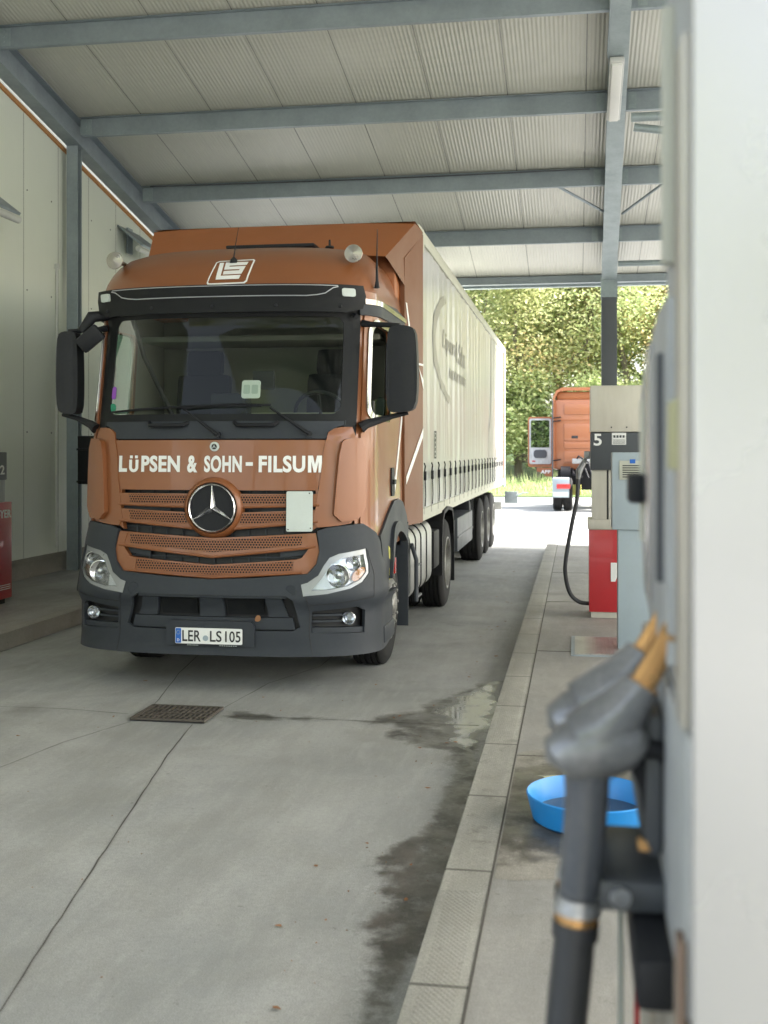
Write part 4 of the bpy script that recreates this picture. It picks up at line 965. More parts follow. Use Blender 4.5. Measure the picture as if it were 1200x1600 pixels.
MB().poly([smooth_loop([(.33,.535),(.355,.53),(.375,.545),(.37,.575),(.345,.58),(.332,.56)],1)], lambda u,z,o=0: BS(u,z,o)+Vector((0,0,0)), .1, .004, .03).build('stuck_leaf', 'leaf_dead', T)
for s in (-1, 1):
    # fog recess and lamp
    MB().poly([mirror([(.72,.42),(1.14,.41),(1.145,.62),(1.07,.65),(.72,.62)], s)], BS, .08, .01, -.055).build('fog_recess', 'ink', T)
    m_ = MB().poly([mirror([(.74,.445),(1.12,.435),(1.12,.475),(.74,.485)], s)], BS, .06, .06, .004).poly([mirror([(.74,.520),(.96,.520),(.96,.535),(.74,.535)], s)], BS, .06, .05, -.008).poly([mirror([(.74,.565),(.96,.565),(.96,.580),(.74,.580)], s)], BS, .06, .05, -.008)
    m_.build('fog_grille', 'bumper', T)
    fc = BS(s*1.005, .545, -.0)
    f_ = MB().lathe([(.05,.05),(-.004,.052),(-.008,.048),(.012,.042),(.03,.02)],'Y',tuple(fc),32).build('fog_light', 'chrome', T)
    MB().lathe([(-.002,.046),(-.012,.03),(-.014,.005)],'Y',tuple(fc),32).build('lens', 'lamp_glass', f_)
    for gl in ([(.69,.72),(.72,.60),(.72,.42),(.745,.28)], [(1.16,1.05),(1.19,.86),(1.17,.70)], [(1.17,.70),(.90,.665),(.70,.655)]):
        MB().tube([BS(s*a, b, .0205) for i_ in range(len(gl)-1) for a, b in [(gl[i_][0]+(gl[i_+1][0]-gl[i_][0])*q_/4, gl[i_][1]+(gl[i_+1][1]-gl[i_][1])*q_/4) for q_ in range(5)]], .0028, 5, False).build('panel_gap', 'ink', T)
    # tow cover circle
    m_ = MB(); c0 = BS(s*.585,.765,.022); m_.lathe([(0,.042),(-.002,.0405)],'Y',tuple(c0),28); m_.build('tow_cover', 'bumper', T)
    # headlight
    h_ = MB().poly([mirror(hl, s)], BS, .05, .012, -.035).build('headlight', 'silver', T)
    inner = mirror([(.73,.765),(.80,.85),(.87,.955),(.95,.995),(1.125,1.018),(1.130,.89),(1.07,.83),(.98,.79),(.84,.765)], s)
    MB().poly([mirror(hl, s), inner], BS, .04, .045, .012).build('bezel', 'bezel', h_, angle=40)
    MB().poly([mirror([(.672,.722),(.655,.808),(.70,.822),(.725,.735)], s)], BS, .05, .02, .024).build('washer_cover', 'bezel', h_)
    for (u, z, r_) in ((.925,.868,.088), (1.05,.955,.058)):
        c0 = BS(s*u, z, -.02)
        m_ = MB().lathe([(.0,r_),(-.020,r_*1.0),(-.022,r_*.93),(-.008,r_*.75),(.0,r_*.35),(-.02,r_*.22),(-.026,.004)],'Y',tuple(c0),36); m_.build('reflector', 'chrome', h_)
    c0 = BS(s*1.075,.860,-.012); MB().poly([mirror(smooth_loop([(1.02,.815),(1.09,.835),(1.135,.895),(1.13,.93),(1.06,.905),(1.025,.87)],1), s)], BS, .05, .02, -.004).build('indicator', 'amber', h_)
    MB().poly([inner], BS, .05, .004, .006).build('lens', 'lamp_glass', h_)
    # steps in the bumper side
    MB().box(min(s*1.13,s*1.235),max(s*1.13,s*1.235),.50,.98,.30,.44,.02).build('step', 'bumper', T)
    MB().box(min(s*1.05,s*1.20),max(s*1.05,s*1.20),.52,.95,.66,.70,.01).build('step', 'bumper', T)
    # fender with arch
    arch = [(2.20-.60*math.cos(a), .53+.60*math.sin(a)) for a in fr(R(10), R(124), 18)]
    fo = [(1.385,1.14),(1.385,.69),(1.60,.69)]+arch+[(2.64,1.0),(2.86,1.08),(2.89,1.22),(2.66,1.35),(2.42,1.385),(2.15,1.38),(1.9,1.30),(1.6,1.19)]
    MB().poly([mirror(fo, s)], S, .06, .03, .035).build('fender', 'bumper', T, angle=35)
    ar2 = [(2.20-(.60+.075*math.sin(min(1,q_*2.2)*PI/2))*math.cos(a), .53+(.60+.075*math.sin(min(1,q_*2.2)*PI/2))*math.sin(a)) for q_ in fr(0,1,20) for a in [R(25)+q_*R(100)]]; ar1 = [(2.20-.59*math.cos(a), .53+.59*math.sin(a)) for a in fr(R(25), R(125), 20)]
    MB().poly([mirror(ar1+ar2[::-1], s)], S, .06, .09, .065).build('arch_lip', 'bumper', T, angle=35)
    MB().poly([mirror([(1.66,.77),(1.72,.78),(1.72,1.02),(1.66,1.04)], s)], S, .2, .004, .041).build('sticker', 'yellow', T)
    MB().poly([mirror([(1.84,.80),(1.90,.80),(1.90,.93),(1.84,.93)], s)], S, .2, .012, .055).build('side_marker', 'red_lens', T)
    # mud flap behind front wheel
    MB().box(min(s*.85,s*1.2),max(s*.85,s*1.2),1.97,2.0,.22,1.16,.004).build('mud_flap', 'bumper', T)

# lettering, right half
tx('SOHN', (-.080,.215,1.640,1.767))
text_mb('-', (.245,.300,1.690,1.717), S, .004, .0, .016).build('lettering', 'white_paint', pn)
tx('FILSU', (.345,.695,1.640,1.767))
MB().poly([[(.715,1.64),(.715,1.767),(.752,1.767),(.7675,1.700),(.783,1.767),(.820,1.767),(.820,1.64),(.794,1.64),(.794,1.722),(.776,1.64),(.759,1.64),(.741,1.722),(.741,1.64)]], S, .03, .004, .016).build('lettering', 'white_paint', pn)

# --- wheels
def wheel(parent, x, y, s, w_=.30, r_=.515, front=True, z=None):
    """rim mesh with tyre child; s = side, x = outer face"""
    z = r_-.012 if z is None else z; xi = -w_*s
    tw = [(0,.30),(.005*-s,.34),(0,.42),(-.012*s,.47),(-.035*s,r_-.012),(-.05*s,r_)]
    for k in range(4):
        c0 = .05+(w_-.1)*(k+.5)/4; tw += [(-(c0-.018)*s,r_),(-(c0-.014)*s,r_-.016),(-(c0-.004)*s,r_-.016),(-c0*s,r_)]
    tw += [(-(w_-.05)*s,r_),(-(w_-.03)*s,r_-.015),(-w_*s,.42),(-w_*s,.30)]
    if front: pf = [(-.05*s,.29),(.004*s,.30),(.006*s,.285),(-.02*s,.272),(-.06*s,.262),(-.055*s,.24),(.005*s,.215),(.022*s,.20),(.022*s,.125),(.0*s,.12),(.0*s,.10),(.035*s,.085),(.045*s,.07),(.045*s,.02)]
    else: pf = [(-.05*s,.29),(.004*s,.30),(.006*s,.285),(-.03*s,.270),(-.14*s,.25),(-.17*s,.20),(-.165*s,.13),(-.06*s,.12),(-.03*s,.10),(-.025*s,.02)]
    m_ = MB().lathe(pf, 'X', (0,0,0), 48)
    for k in range(10):
        a = 2*PI*k/10; rr_ = .165; bx_ = .022 if front else -.165
        m_.lathe([(bx_*s,.015),((bx_+.018)*s,.014),((bx_+.021)*s,.008)],'X',(0,rr_*math.cos(a),rr_*math.sin(a)),8)
    wh = m_.build('wheel', 'rim', parent, angle=35); wh.location = (x, y, z)
    m_ = MB()
    for k in range(10):
        a = 2*PI*(k+.5)/10; m_.lathe([((.0 if front else -.15)*s,.022),((.004 if front else -.146)*s,.020)],'X',(0,.235*math.cos(a),.222*math.sin(a)),10)
    m_.build('rim_hole', 'ink', wh)
    t_ = MB().lathe(tw, 'X', (0,0,0), 64, True).build('tyre', 'rubber', wh, angle=40)
    return wh
wheel(T, 1.14, 1.35, 1); wheel(T, -1.14, 1.35, -1)
for s in (1,-1):
    wheel(T, s*1.22, 5.0, s, .29, .515, False); wheel(T, s*.90, 5.0, s, .29, .515, False)
    # drive axle mudguard: arch with flat front
    m_ = MB(); y_c, z_c = 5.0, .50
    pts = [(y_c-.64, .42),(y_c-.64,.80),(y_c-.58,1.02),(y_c-.42,1.13),(y_c,1.16),(y_c+.42,1.13),(y_c+.58,1.02),(y_c+.62,.8)]
    for (a, b), (c_, d_) in zip(pts[:-1], pts[1:]):
        xs_ = (s*.60, s*1.235); m_.add([(xs_[0],a,b),(xs_[1],a,b),(xs_[1],c_,d_),(xs_[0],c_,d_)], [(0,1,2,3)])
        xo = s*1.235; dz = -.05
        m_.add([(xo,a,b),(xo,c_,d_),(xo,c_+(y_c-c_)*.07,d_-.04),(xo,a+(y_c-a)*.07,b-.04 if b > .5 else b)], [(0,1,2,3)])
    m_.build('mudguard', 'chassis', T, angle=20)
    MB().box(min(s*.62,s*1.23),max(s*.62,s*1.23),5.66,5.68,.22,.95).build('mud_flap', 'black', T)
# chassis, tank
for s in (-1,1): MB().box(s*.40-.05,s*.40+.05,.6,6.1,.72,.98).build('chassis_rail', 'chassis', T, smooth=False)
MB().box(-.5,.5,.5,1.9,.45,.95).build('engine', 'chassis', T, smooth=False)
MB().tube([(-1.0,1.35,.5),(1.0,1.35,.5)], .07, 12).build('axle', 'chassis', T)
MB().tube([(-1.0,5.0,.5),(1.0,5.0,.5)], .09, 12).lathe([(-.25,.1),(-.1,.22),(.1,.22),(.25,.1)],'X',(0,5.0,.5),20).build('axle', 'chassis', T)
MB().lathe([(0,.45),(.06,.45)],'Z',(0,4.95,1.02),32).build('fifth_wheel', 'chassis', T)
for s in (1,-1):
    sec = rrect(.62, 1.20, .40, 1.09, .14, 6)
    tk = MB().prism(sec, lambda a,b,d_: (s*a, 2.12+d_, b), 1.55).build('fuel_tank', 'alu', T, angle=35)
    for y in (2.42,2.80,3.22):
        lo = rrect(.615,1.208,.393,1.098,.145,6); MB().prism(lo, lambda a,b,d_: (s*a, y+d_, b), .045).build('tank_strap', 'black', tk)
    MB().tube([(s*1.22,2.05,.95),(s*1.25,2.15,.80),(s*1.25,2.15,.42)], .02, 8).tube([(s*1.25,2.15,.74),(s*1.25,2.40,.74)], .012, 6).tube([(s*1.25,2.15,.45),(s*1.25,2.45,.45)], .014, 6).build('tank_guard', 'pump_dark', T)
    MB().box(min(s*.9,s*1.22),max(s*.9,s*1.22),3.75,4.2,.55,.95,.02).build('side_box', 'chassis', T)
# --- roof deflector
def dfl(u, v): # u -1..1, v 0..1 bottom front -> top
    x = u*(1.08+.17*v); y = 1.45+.62*v+.25*(1-abs(u)**3)*-.2*(1-v); z = 3.50+.40*v-.02*abs(u)**4; return (x, y, z)
m_ = MB().grid(dfl, fr(-1,1,24), fr(0,1,6)); m_.grid(lambda u, v: (u*1.25, 2.07+.55*v, 3.90+.0*v), fr(-1,1,4), fr(0,1,2))
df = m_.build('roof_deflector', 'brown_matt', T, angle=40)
for s in (-1,1): MB().add([dfl(s,0), dfl(s,1), (s*1.25,2.62,3.90), (s*1.17,1.96,3.3), (s*1.1,1.5,3.45)], [(0,1,2,3,4)]).build('deflector_cheek', 'brown_side_dim', df)
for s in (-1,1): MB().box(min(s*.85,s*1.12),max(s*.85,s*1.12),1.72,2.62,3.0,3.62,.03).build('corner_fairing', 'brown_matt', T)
MB().box(-.28,.50,1.22,1.5,3.545,3.575,.012).build('roof_hatch', 'black', T)
# --- horns, antennas
for s in (-1,1):
    c0 = (s*.985, .50, 3.345)
    h_ = MB().lathe([(0,.068),(-.006,.072),(-.012,.069),(-.016,.05),(-.034,.006)],'Y',c0,32).lathe([(0,.066),(.05,.04),(.12,.022),(.22,.016)],'Y',c0,24).build('air_horn', 'horn_metal', T)
    MB().lathe([(0,.05),(.04,.045),(.06,.02)],'Z',(s*.97,.78,3.28),20).tube([(s*.98,.66,3.345),(s*.97,.78,3.30)], .014, 8).build('horn_bracket', 'chrome', h_)
def ant(u, z, h, rb, dx=0):
    p = S(u, z, .01); MB().lathe([(0,rb),(.03,rb*.8),(.05,.006)],'Z',tuple(p-Vector((0,0,.015))),16).tube([p+Vector((0,0,.03)), p+Vector((dx*.5,0,h*.5)), p+Vector((dx,.03,h))], [.006,.0035,.002], 6).build('antenna', 'black', T)
ant(.055, 3.29, .27, .032, .03); 
p = Vector((.62,1.30,3.54)); MB().lathe([(0,.04),(.015,.035),(.02,.01),(.07,.008)],'Z',tuple(p),14).build('antenna', 'black', T)
p = S(1.28, 3.12, .03); MB().tube([p+Vector((0,0,-.03)),p+Vector((.0,0,.03)),p+Vector((0,0,.22)),p+Vector((0,.02,.44))], [.022,.012,.006,.003], 8).build('antenna', 'black', T)
# --- wipers and handles
def wiper(u0, z0, u1, z1, b0, b1):
    o_ = .045
    m_ = MB().tube([S(u0,z0,.03),S(u0,z0,.06)], .022, 12).tube([S(u0,z0,.055),S(u0+(u1-u0)*.4,z0+(z1-z0)*.4,.07),S(u1,z1,.05)], [.016,.012,.007], 8)
    w_ = m_.build('wiper_arm', 'black', T)
    MB().tube([S(b0[0]+(b1[0]-b0[0])*t_, b0[1]+(b1[1]-b0[1])*t_+.012*math.sin(t_*PI), .022) for t_ in fr(0,1,10)], .0085, 6).tube([S(b0[0]+(b1[0]-b0[0])*t_, b0[1]+(b1[1]-b0[1])*t_+.02*math.sin(t_*PI), .036) for t_ in fr(.15,.85,8)], .005, 6).build('blade', 'black', w_)
wiper(.03, 1.925, -.24, 2.115, (-.92,2.105), (.35,2.145)); wiper(.72, 1.93, .42, 2.13, (-.28,2.125), (.42,2.15))
for a, b in ((-.56,-.23),(.14,.48)):
    MB().tube([S(a,2.02,0),S(a+.03,2.0,.035),S(a+.07,1.998,.045),S(b-.07,1.998,.045),S(b-.03,2.0,.035),S(b,2.02,0)], .016, 10).build('grab_handle', 'black', T)
# --- mirrors
for s in (-1,1):
    KM = (lambda a: 1.245+(a-1.26)*.74) if s < 0 else (lambda a: a)
    prof = [(1.27,2.12),(1.26,2.3),(1.265,2.6),(1.28,2.735),(1.32,2.765),(1.43,2.762),(1.485,2.735),(1.50,2.6),(1.505,2.3),(1.49,2.14),(1.44,2.105),(1.32,2.095)]
    prof = [(KM(a), b) for a, b in prof]
    mi = MB().poly([mirror(smooth_loop(prof,1), s)], lambda a,b,o=0: Vector((a, .42-o-.05*math.cos((abs(a)-1.385)*9)*.8, b)), .06, .12, .03).build('mirror', 'black', T, angle=45)
    MB().poly([mirror(smooth_loop(prof,1), s)], lambda a,b,o=0: Vector((a*.99+.013*s, .42-o*1.0, b*.985+.036)), .08, .03, .055).build('mirror_cap', 'black', mi, angle=45)
    MB().tube([S(s*1.12,2.80,.0), S(s*1.15,2.79,.06), (s*1.36,.44,2.77)], [.03,.022,.018], 8).build('mirror_arm', 'black', mi)
    MB().tube([S(s*1.12,1.98,.02), S(s*1.15,2.01,.05), (s*1.30,.46,2.07), (s*1.42,.47,2.10)], [.045,.035,.02,.018], 8).build('mirror_arm', 'black', mi)
# kerb mirror on the passenger side and its bracket
m_ = MB().tube([S(-1.10,2.90,.0), S(-1.12,2.88,.10)-Vector((.02,.03,0)), S(-1.14,2.76,.16)-Vector((.03,.03,0))], [.04,.05,.04], 12)
km = m_.build('kerb_mirror', 'black', T)
p0 = S(-1.08,2.70,.16); MB().box(-.11,.11,-.03,.03,-.07,.07,.028,Matrix.Translation(p0)@Matrix.Rotation(R(-38),4,'Y')@Matrix.Rotation(R(15),4,'X')).build('kerb_mirror_head', 'black', km)
MB().tube([S(1.02,2.86,.03), S(1.03,2.84,.07)], .02, 8).build('camera_stub', 'black', T)
# --- interior
IN = MB().box(-1.09,1.09,1.90,1.95,1.05,3.4).build('interior_rear_panel', 'interior_grey', T, smooth=False)
MB().poly([[(-1.0,2.90),(1.0,2.90),(1.0,3.02),(-1.0,3.02)]], SN(.04), .1, .01, -.02).build('header_lining', 'cream', T)
m_ = MB().add([(-1.05,.50,3.0),(1.05,.50,3.0),(1.05,1.9,3.36),(-1.05,1.9,3.36)], [(0,1,2,3)]); m_.build('headliner', 'cream', T, smooth=False)
MB().box(-1.06,1.06,1.25,1.9,2.75,2.80,.01).build('bunk', 'interior_grey', T)
MB().box(-1.06,1.06,1.60,1.9,1.05,1.75,.02).build('lower_bunk', 'interior_grey', T)
MB().box(-1.02,1.02,.62,.95,1.62,2.0,.05).poly([[(-.99,1.98),(.99,1.98),(.99,2.055),(-.99,2.055)]], SN(.05), .1, .30, -.02).build('dashboard', 'dash', T)
MB().box(-.95,.98,.42,.60,2.03,2.07,.01).box(-.9,.95,.60,.95,2.00,2.025,.01).build('dash_top', 'dash', T)
MB().box(-.30,.95,.94,.96,2.0,2.12,.01).box(-.95,-.30,.94,.96,2.0,2.10,.01).build('dash_ledge', 'cream', T)
MB().box(-.17,.13,.46,.62,2.06,2.26,.02).build('dash_screen', 'black', T)
MB().box(.12,.30,.66,.70,2.3,2.45,.01).build('clipboard', 'dash', T)
for s, wd in ((-1,.24),(1,.24)):
    sx_ = s*.60
    se = MB().box(sx_-.25,sx_+.25,1.02,1.50,1.62,1.78,.05).box(sx_-.12,sx_+.12,1.15,1.4,1.05,1.62,.02).build('seat', 'seat', T)
    mt = Matrix.Translation((sx_,1.50,1.72))@Matrix.Rotation(R(-10),4,'X')
    MB().box(-.25,.25,-.06,.07,0,.78,.06,mt).build('backrest', 'seat', se)
    MB().box(-.17,.17,-.07,.06,.75,1.0,.06,mt).build('headrest', 'seat', se)
MB().lathe([],'X') if False else None
m_ = MB(); c0 = Matrix.Translation((.62,.98,2.10))@Matrix.Rotation(R(-58),4,'X')
m_.tube([c0@Vector((.22*math.cos(2*PI*k/32),.22*math.sin(2*PI*k/32),0)) for k in range(33)], .016, 8, False)
for a in (R(0),R(180),R(270)): m_.tube([c0@Vector((.2*math.cos(a),.2*math.sin(a),0)), c0@Vector((0,0,-.03))], .015, 6)
m_.tube([c0@Vector((0,0,-.02)), c0@Vector((0,0,-.35))], .035, 10); m_.build('steering_wheel', 'dash', T)
MB().tube([(-1.02,.9,3.0),(-.93,1.0,2.6),(-.75,1.35,2.0),(-.72,1.4,1.8)], .022, 6).build('seat_belt', 'ink', T)
MB().tube([(.98,.7,2.9),(.93,.8,2.5),(.90,.9,2.1)], .006, 6).build('cable', 'cream', T)
MB().tube([S(-1.40,2.55,-.03),S(-1.38,2.5,-.07),S(-1.38,2.3,-.07),S(-1.40,2.2,-.03)], .015, 8).build('inner_handle', 'dash', T)
# windscreen stickers and toll device
td = MB().poly([rrect(.17,.315,2.205,2.345,.02)], SN(.03), .1, .02, -.01).build('toll_device', 'white_paint', T)
m_ = MB().poly([rrect(.185,.235,2.24,2.31,.01)], SN(.03), .1, .004, -.006).poly([rrect(.25,.30,2.24,2.31,.01)], SN(.03), .1, .004, -.006); m_.build('device_pad', 'white_plate', td)
MB().poly([circ(-.93,2.14,.036,20)], S, .1, .002, .004).build('round_sticker', 'green_st', T)
MB().poly([rrect(-.95,-.905,2.21,2.31,.02)], S, .1, .002, .004).build('oblong_sticker', 'purple', T)

# ================================================================== TRAILER
TR = empty('curtain_trailer', (-2.77, 10.98, 0), 'cream curtain sided semi trailer with hanging strap buckles behind the brown cab', 'trailer')
HW, LEN, ZB, ZTP = 1.275, 13.6, 1.15, 4.0
MB().box(-HW+.02,HW-.02,0,.06,ZB,ZTP-.02).build('front_wall', 'hood_white', TR, smooth=False)
MB().box(-HW+.01,HW-.01,.0,LEN,ZTP-.04,ZTP,.015).build('roof', 'vent', TR)
MB().box(-HW+.03,HW-.03,0,LEN-.05,ZB-.02,ZB+.12).build('floor', 'chassis', TR, smooth=False)
for s in (-1,1):
    cu = MB()
    rr = random.Random(5)
    ph = [rr.uniform(0,6.28) for _ in range(6)]
    def curt(y, z, s=s):
        k = math.sin(PI*min(1,max(0,(y-.1)/(12.0))))**.3; wv = .006*math.sin(y*10.5+ph[0])+.004*math.sin(y*23+ph[1]+z)+.006*math.sin(y*3.1+z*1.3+ph[2]); return (s*(HW-.012+wv*k), y, z)
    cu.grid(curt, fr(.10,12.95,260), fr(ZB+.08,3.87,14)); co = cu.build('curtain', 'curtain', TR, angle=60)
    MB().box(min(s*(HW-.02),s*(HW+.004)),max(s*(HW-.02),s*(HW+.004)),.09,12.95,ZB-.04,ZB+.08).build('side_rail', 'vent', TR, smooth=False)
    MB().box(min(s*(HW-.05),s*(HW+.008)),max(s*(HW-.05),s*(HW+.008)),0.05,LEN,3.86,3.985,.01).build('top_rail', 'vent', TR)
    MB().box(min(s*(HW-.09),s*(HW+.002)),max(s*(HW-.09),s*(HW+.002)),-.03,.045,ZB-.05,ZTP-.12,.008).box(min(s*(HW-.04),s*(HW+.004)),max(s*(HW-.04),s*(HW+.004)),.05,.10,ZB-.04,3.86,.004).build('corner_post', 'hood', TR)
    MB().box(min(s*(HW-.16),s*(HW+.012)),max(s*(HW-.16),s*(HW+.012)),-.045,.30,ZTP-.25,ZTP+.004,.04).build('corner_cap', 'vent', TR)
    MB().box(min(s*(HW-.03),s*(HW+.004)),max(s*(HW-.03),s*(HW+.004)),12.96,13.12,ZB-.02,3.86).build('brown_post', 'brown_matt', TR, smooth=False)
    MB().box(min(s*(HW-.03),s*(HW+.002)),max(s*(HW-.03),s*(HW+.002)),13.12,LEN,ZB-.1,3.86,.01).build('rear_post', 'galv_light', TR)
    def CF(y, z, o=0, s=s): p = curt(y, z); return Vector((p[0]+s*(.003+o), y, z))
    for k in range(22):
        y = .30+k*.585
        st = MB().box(min(s*HW,s*(HW+.007)),max(s*HW,s*(HW+.007)),y-.014,y+.014,ZB+.02,ZB+.36).build('strap', 'strap', TR, smooth=False)
        MB().box(min(s*HW,s*(HW+.028)),max(s*HW,s*(HW+.028)),y-.017,y+.017,ZB+.36,ZB+.45,.005).tube([(s*(HW+.01),y,ZB+.45),(s*(HW+.014),y+.015,ZB+.50),(s*(HW+.008),y-.01,ZB+.53)], .008, 6).tube([(s*(HW+.014),y+.015,ZB+.36),(s*(HW+.016),y+.03,ZB+.2),(s*(HW+.012),y+.02,ZB+.1)], .006, 5).build('buckle', 'black', st)
    # faded print
    m_ = MB(); cy, cz = (3.35,3.02)
    out = [(cy-2.28*math.cos(a), cz+.68*math.sin(a)) for a in fr(R(62), R(-78), 24)]; inn = [(cy+.16-2.18*math.cos(a), cz+.0+.60*math.sin(a)) for a in fr(R(-74), R(60), 24)]
    m_.poly([out+inn], CF, .2, 0, .002).build('faded_arc', 'ghost', co)
    def CFt(a, b, o=0, s=s): y = a if s > 0 else 6.4-a; p = CF(y, b, o); return p
    for w_, a_, b_ in (('Lüpsen',2.0,3.35),('&',3.45,3.62),('Sohn',3.75,4.7)): text_mb(w_, (a_,b_,2.92,3.20), CFt, .001, .015, .003, .2).build('faded_lettering', 'ghost', co)
    m_ = MB()
    for k in range(16): m_.poly([[(2.7+k*.14,2.68),(2.78+k*.14,2.68),(2.80+k*.14,2.80),(2.72+k*.14,2.80)]], CF, .2, 0, .002)
    m_.build('faded_subline', 'ghost', co)
    m_ = MB()
    m_.poly([[(8.8,ZB+.5),(9.3,2.4),(9.35,3.84),(10.6,3.84),(10.0,2.6),(9.9,ZB+.5)]], CF, .3, 0, .002).poly([[(10.7,ZB+.5),(11.4,2.3),(11.3,3.84),(11.7,3.84),(11.9,2.3),(11.2,ZB+.5)]], CF, .3, 0, .002)
    m_.build('grey_swoosh', 'ghost', co)
    m_ = MB().poly([[(1.30,1.72),(1.42,1.72),(1.42,2.02),(1.30,2.02)],[(1.32,1.74),(1.40,1.74),(1.40,2.0),(1.32,2.0)]], CF, .2, 0, .002)
    for k in range(5): m_.poly([[(1.34,1.755+k*.05),(1.38,1.755+k*.05),(1.38,1.785+k*.05),(1.34,1.785+k*.05)]], CF, .2, 0, .002)
    m_.build('load_marking', 'ink', co)
    for y in (8.0, 9.31, 10.62):
        wheel(TR, s*1.235, y, s, .36, .52, False)
        MB().tube([(s*.75, y-.56, .60),(s*.75,y-.50,.92),(s*.75,y-.3,1.06),(s*.75,y,1.10),(s*.75,y+.3,1.06),(s*.75,y+.5,.92)], .02, 6).build('mudguard_stay', 'chassis', TR)
    # stowage box, landing leg, guard
    MB().box(min(s*.85,s*1.24),max(s*.85,s*1.24),3.95,6.1,.48,.92,.012).box(min(s*1.235,s*1.25),max(s*1.235,s*1.25),3.97,6.08,.66,.68).build('stowage_box', 'pump_dark', TR)
    MB().box(min(s*.8,s*1.20),max(s*.8,s*1.20),6.2,6.75,.60,1.08,.08).box(min(s*.8,s*1.215),max(s*.8,s*1.215),6.3,6.34,.59,1.09,.03).box(min(s*.8,s*1.215),max(s*.8,s*1.215),6.5,6.54,.59,1.09,.03).build('air_tank', 'black', TR)
    MB().box(s*.95-.05,s*.95+.05,2.45,2.56,.30,1.13).box(s*.95-.12,s*.95+.12,2.38,2.62,.28,.31).build('landing_leg', 'green_leg', TR, smooth=False)
    MB().box(s*.5-.06,s*.5+.06,.4,LEN-.1,.85,1.12).build('chassis_beam', 'chassis', TR, smooth=False)
for y in (8.0, 9.31, 10.62): MB().tube([(-1.0,y,.5),(1.0,y,.5)], .075, 12).build('axle', 'chassis', TR)
MB().box(-1.2,1.2,LEN-.12,LEN-.04,.55,.72,.01).build('rear_bumper', 'alu', TR)
MB().box(1.28,1.55,13.3,13.33,.70,.95,.005).tube([(1.52,13.3,.86),(1.68,13.3,.92),(1.78,13.3,.92)], .015, 6).build('rear_marker_plate', 'galv', TR)
MB().box(-HW+.03,HW-.03,LEN-.05,LEN,ZB,3.9).build('rear_doors', 'hood_white', TR, smooth=False)

# ================================================================== SECOND TRUCK
T2 = empty('parked_truck', (-.42+.9, 38.2, 0), 'orange tractor unit parked facing away in the yard with its left door open', 'truck')
def bx2(n, m_, *a, bev=.02, par=T2): return MB().box(*a, bev).build(n, m_, par)
bx2('cab', 'orange', -1.20,1.20,-1.7,0.0,1.25,3.55, bev=.12)
# top fairing: rim around the rear
MB().poly([[(-1.20,1.3),(-1.20,3.6),(-1.09,3.84),(-.9,3.93),(.9,3.93),(1.09,3.84),(1.2,3.6),(1.2,1.3)], [(-1.14,1.3),(-1.14,3.56),(-1.05,3.76),(-.88,3.84),(.88,3.84),(1.05,3.76),(1.14,3.56),(1.14,1.3)]], lambda a,b,o=0: Vector((a, -1.75-o, b)), .2, .5, 0).build('rear_fairing', 'orange', T2, angle=30)
bx2('fairing_hood', 'brown_matt', -1.1,1.1,-1.6,-.6,3.5,3.80, bev=.1)
for z0, z1 in ((3.05,3.4),(2.2,2.75),(1.95,2.15),(1.5,1.85)):
    bx2('rear_rib', 'orange', -.85,.85,-1.735,-1.69,z0,z1, bev=.02)
MB().box(-1.0,1.0,-1.72,-1.69,2.86,2.88).build('seam', 'brown_matt', T2, smooth=False)
bx2('rear_vent', 'ink', -.62,-.42,-1.74,-1.69,2.27,2.36, bev=.005)
for z in (2.93,2.82,1.55): MB().tube([(-1.2,-1.78,z),(-.95,-1.80,z+.03)], .02, 6).build('fairing_strut', 'black', T2)
MB().box(-1.22,-1.19,-2.1,-1.7,.9,3.5).build('side_flap', 'pump_dark', T2, smooth=False)
T2.scale = (1, 1, .97)
# fenders and rear lamps
for s in (-1,1):
    x0, x1 = sorted((s*.68, s*1.18))
    MB().box(x0,x1,-3.6,-2.2,.95,1.02,.02).box(x0,x1,-3.62,-3.55,.42,1.0,.02).build('mudguard', 'galv', T2)
    lx0, lx1 = sorted((s*.75, s*1.0)); MB().box(lx0-.05,lx1+.1,-3.66,-3.61,.70,.84,.01).build('rear_light', 'red_lens', T2)
    MB().box(x0+.03,x1-.03,-3.65,-3.62,.46,.60).build('plate', 'white_plate', T2, smooth=False)
    wheel(T2, s*1.17, -2.9, s, .28, .515, False); wheel(T2, s*.86, -2.9, s, .28, .515, False)
    wheel(T2, s*1.15, .6, s, .3, .515, True)
    MB().box(s*.40-.05,s*.40+.05,-3.6,2.0,.70,.95).build('chassis_rail', 'chassis', T2, smooth=False)
bx2('chassis_bay', 'chassis', -1.05,1.05,-1.65,0,.6,1.25, bev=.05)
MB().lathe([(0,.22),(.3,.22)],'X',(-.95,-2.0,1.15),20).box(-.3,.4,-1.9,-1.75,1.2,1.6,.03).tube([(-.5,-1.8,1.5),(-.4,-2.1,1.7),(-.1,-2.2,1.5),(0,-2.4,1.1)], .03, 8).tube([(-.3,-1.8,1.4),(-.3,-2.1,1.2),(-.2,-2.4,1.3),(-.1,-2.5,1.0)], .03, 8).tube([(-.6,-1.8,1.3),(-.55,-2.2,1.1),(-.3,-2.6,1.05)], .04, 8).build('air_lines', 'chassis', T2)
MB().box(-.62,-.32,-2.3,-2.0,.45,.78,.03).build('yellow_box', 'yellow', T2)
MB().box(-.6,.1,-2.0,-1.9,1.45,1.62,.03).build('connector_panel', 'alu', T2)
dr2 = MB().poly([rrect(-2.04,-1.24,1.32,3.02,.08), rrect(-1.95,-1.32,1.85,2.92,.06)], lambda a,b,o=0: Vector((a, -.35-o, b)), .2, .06, 0).build('open_door', 'orange', T2, angle=30)
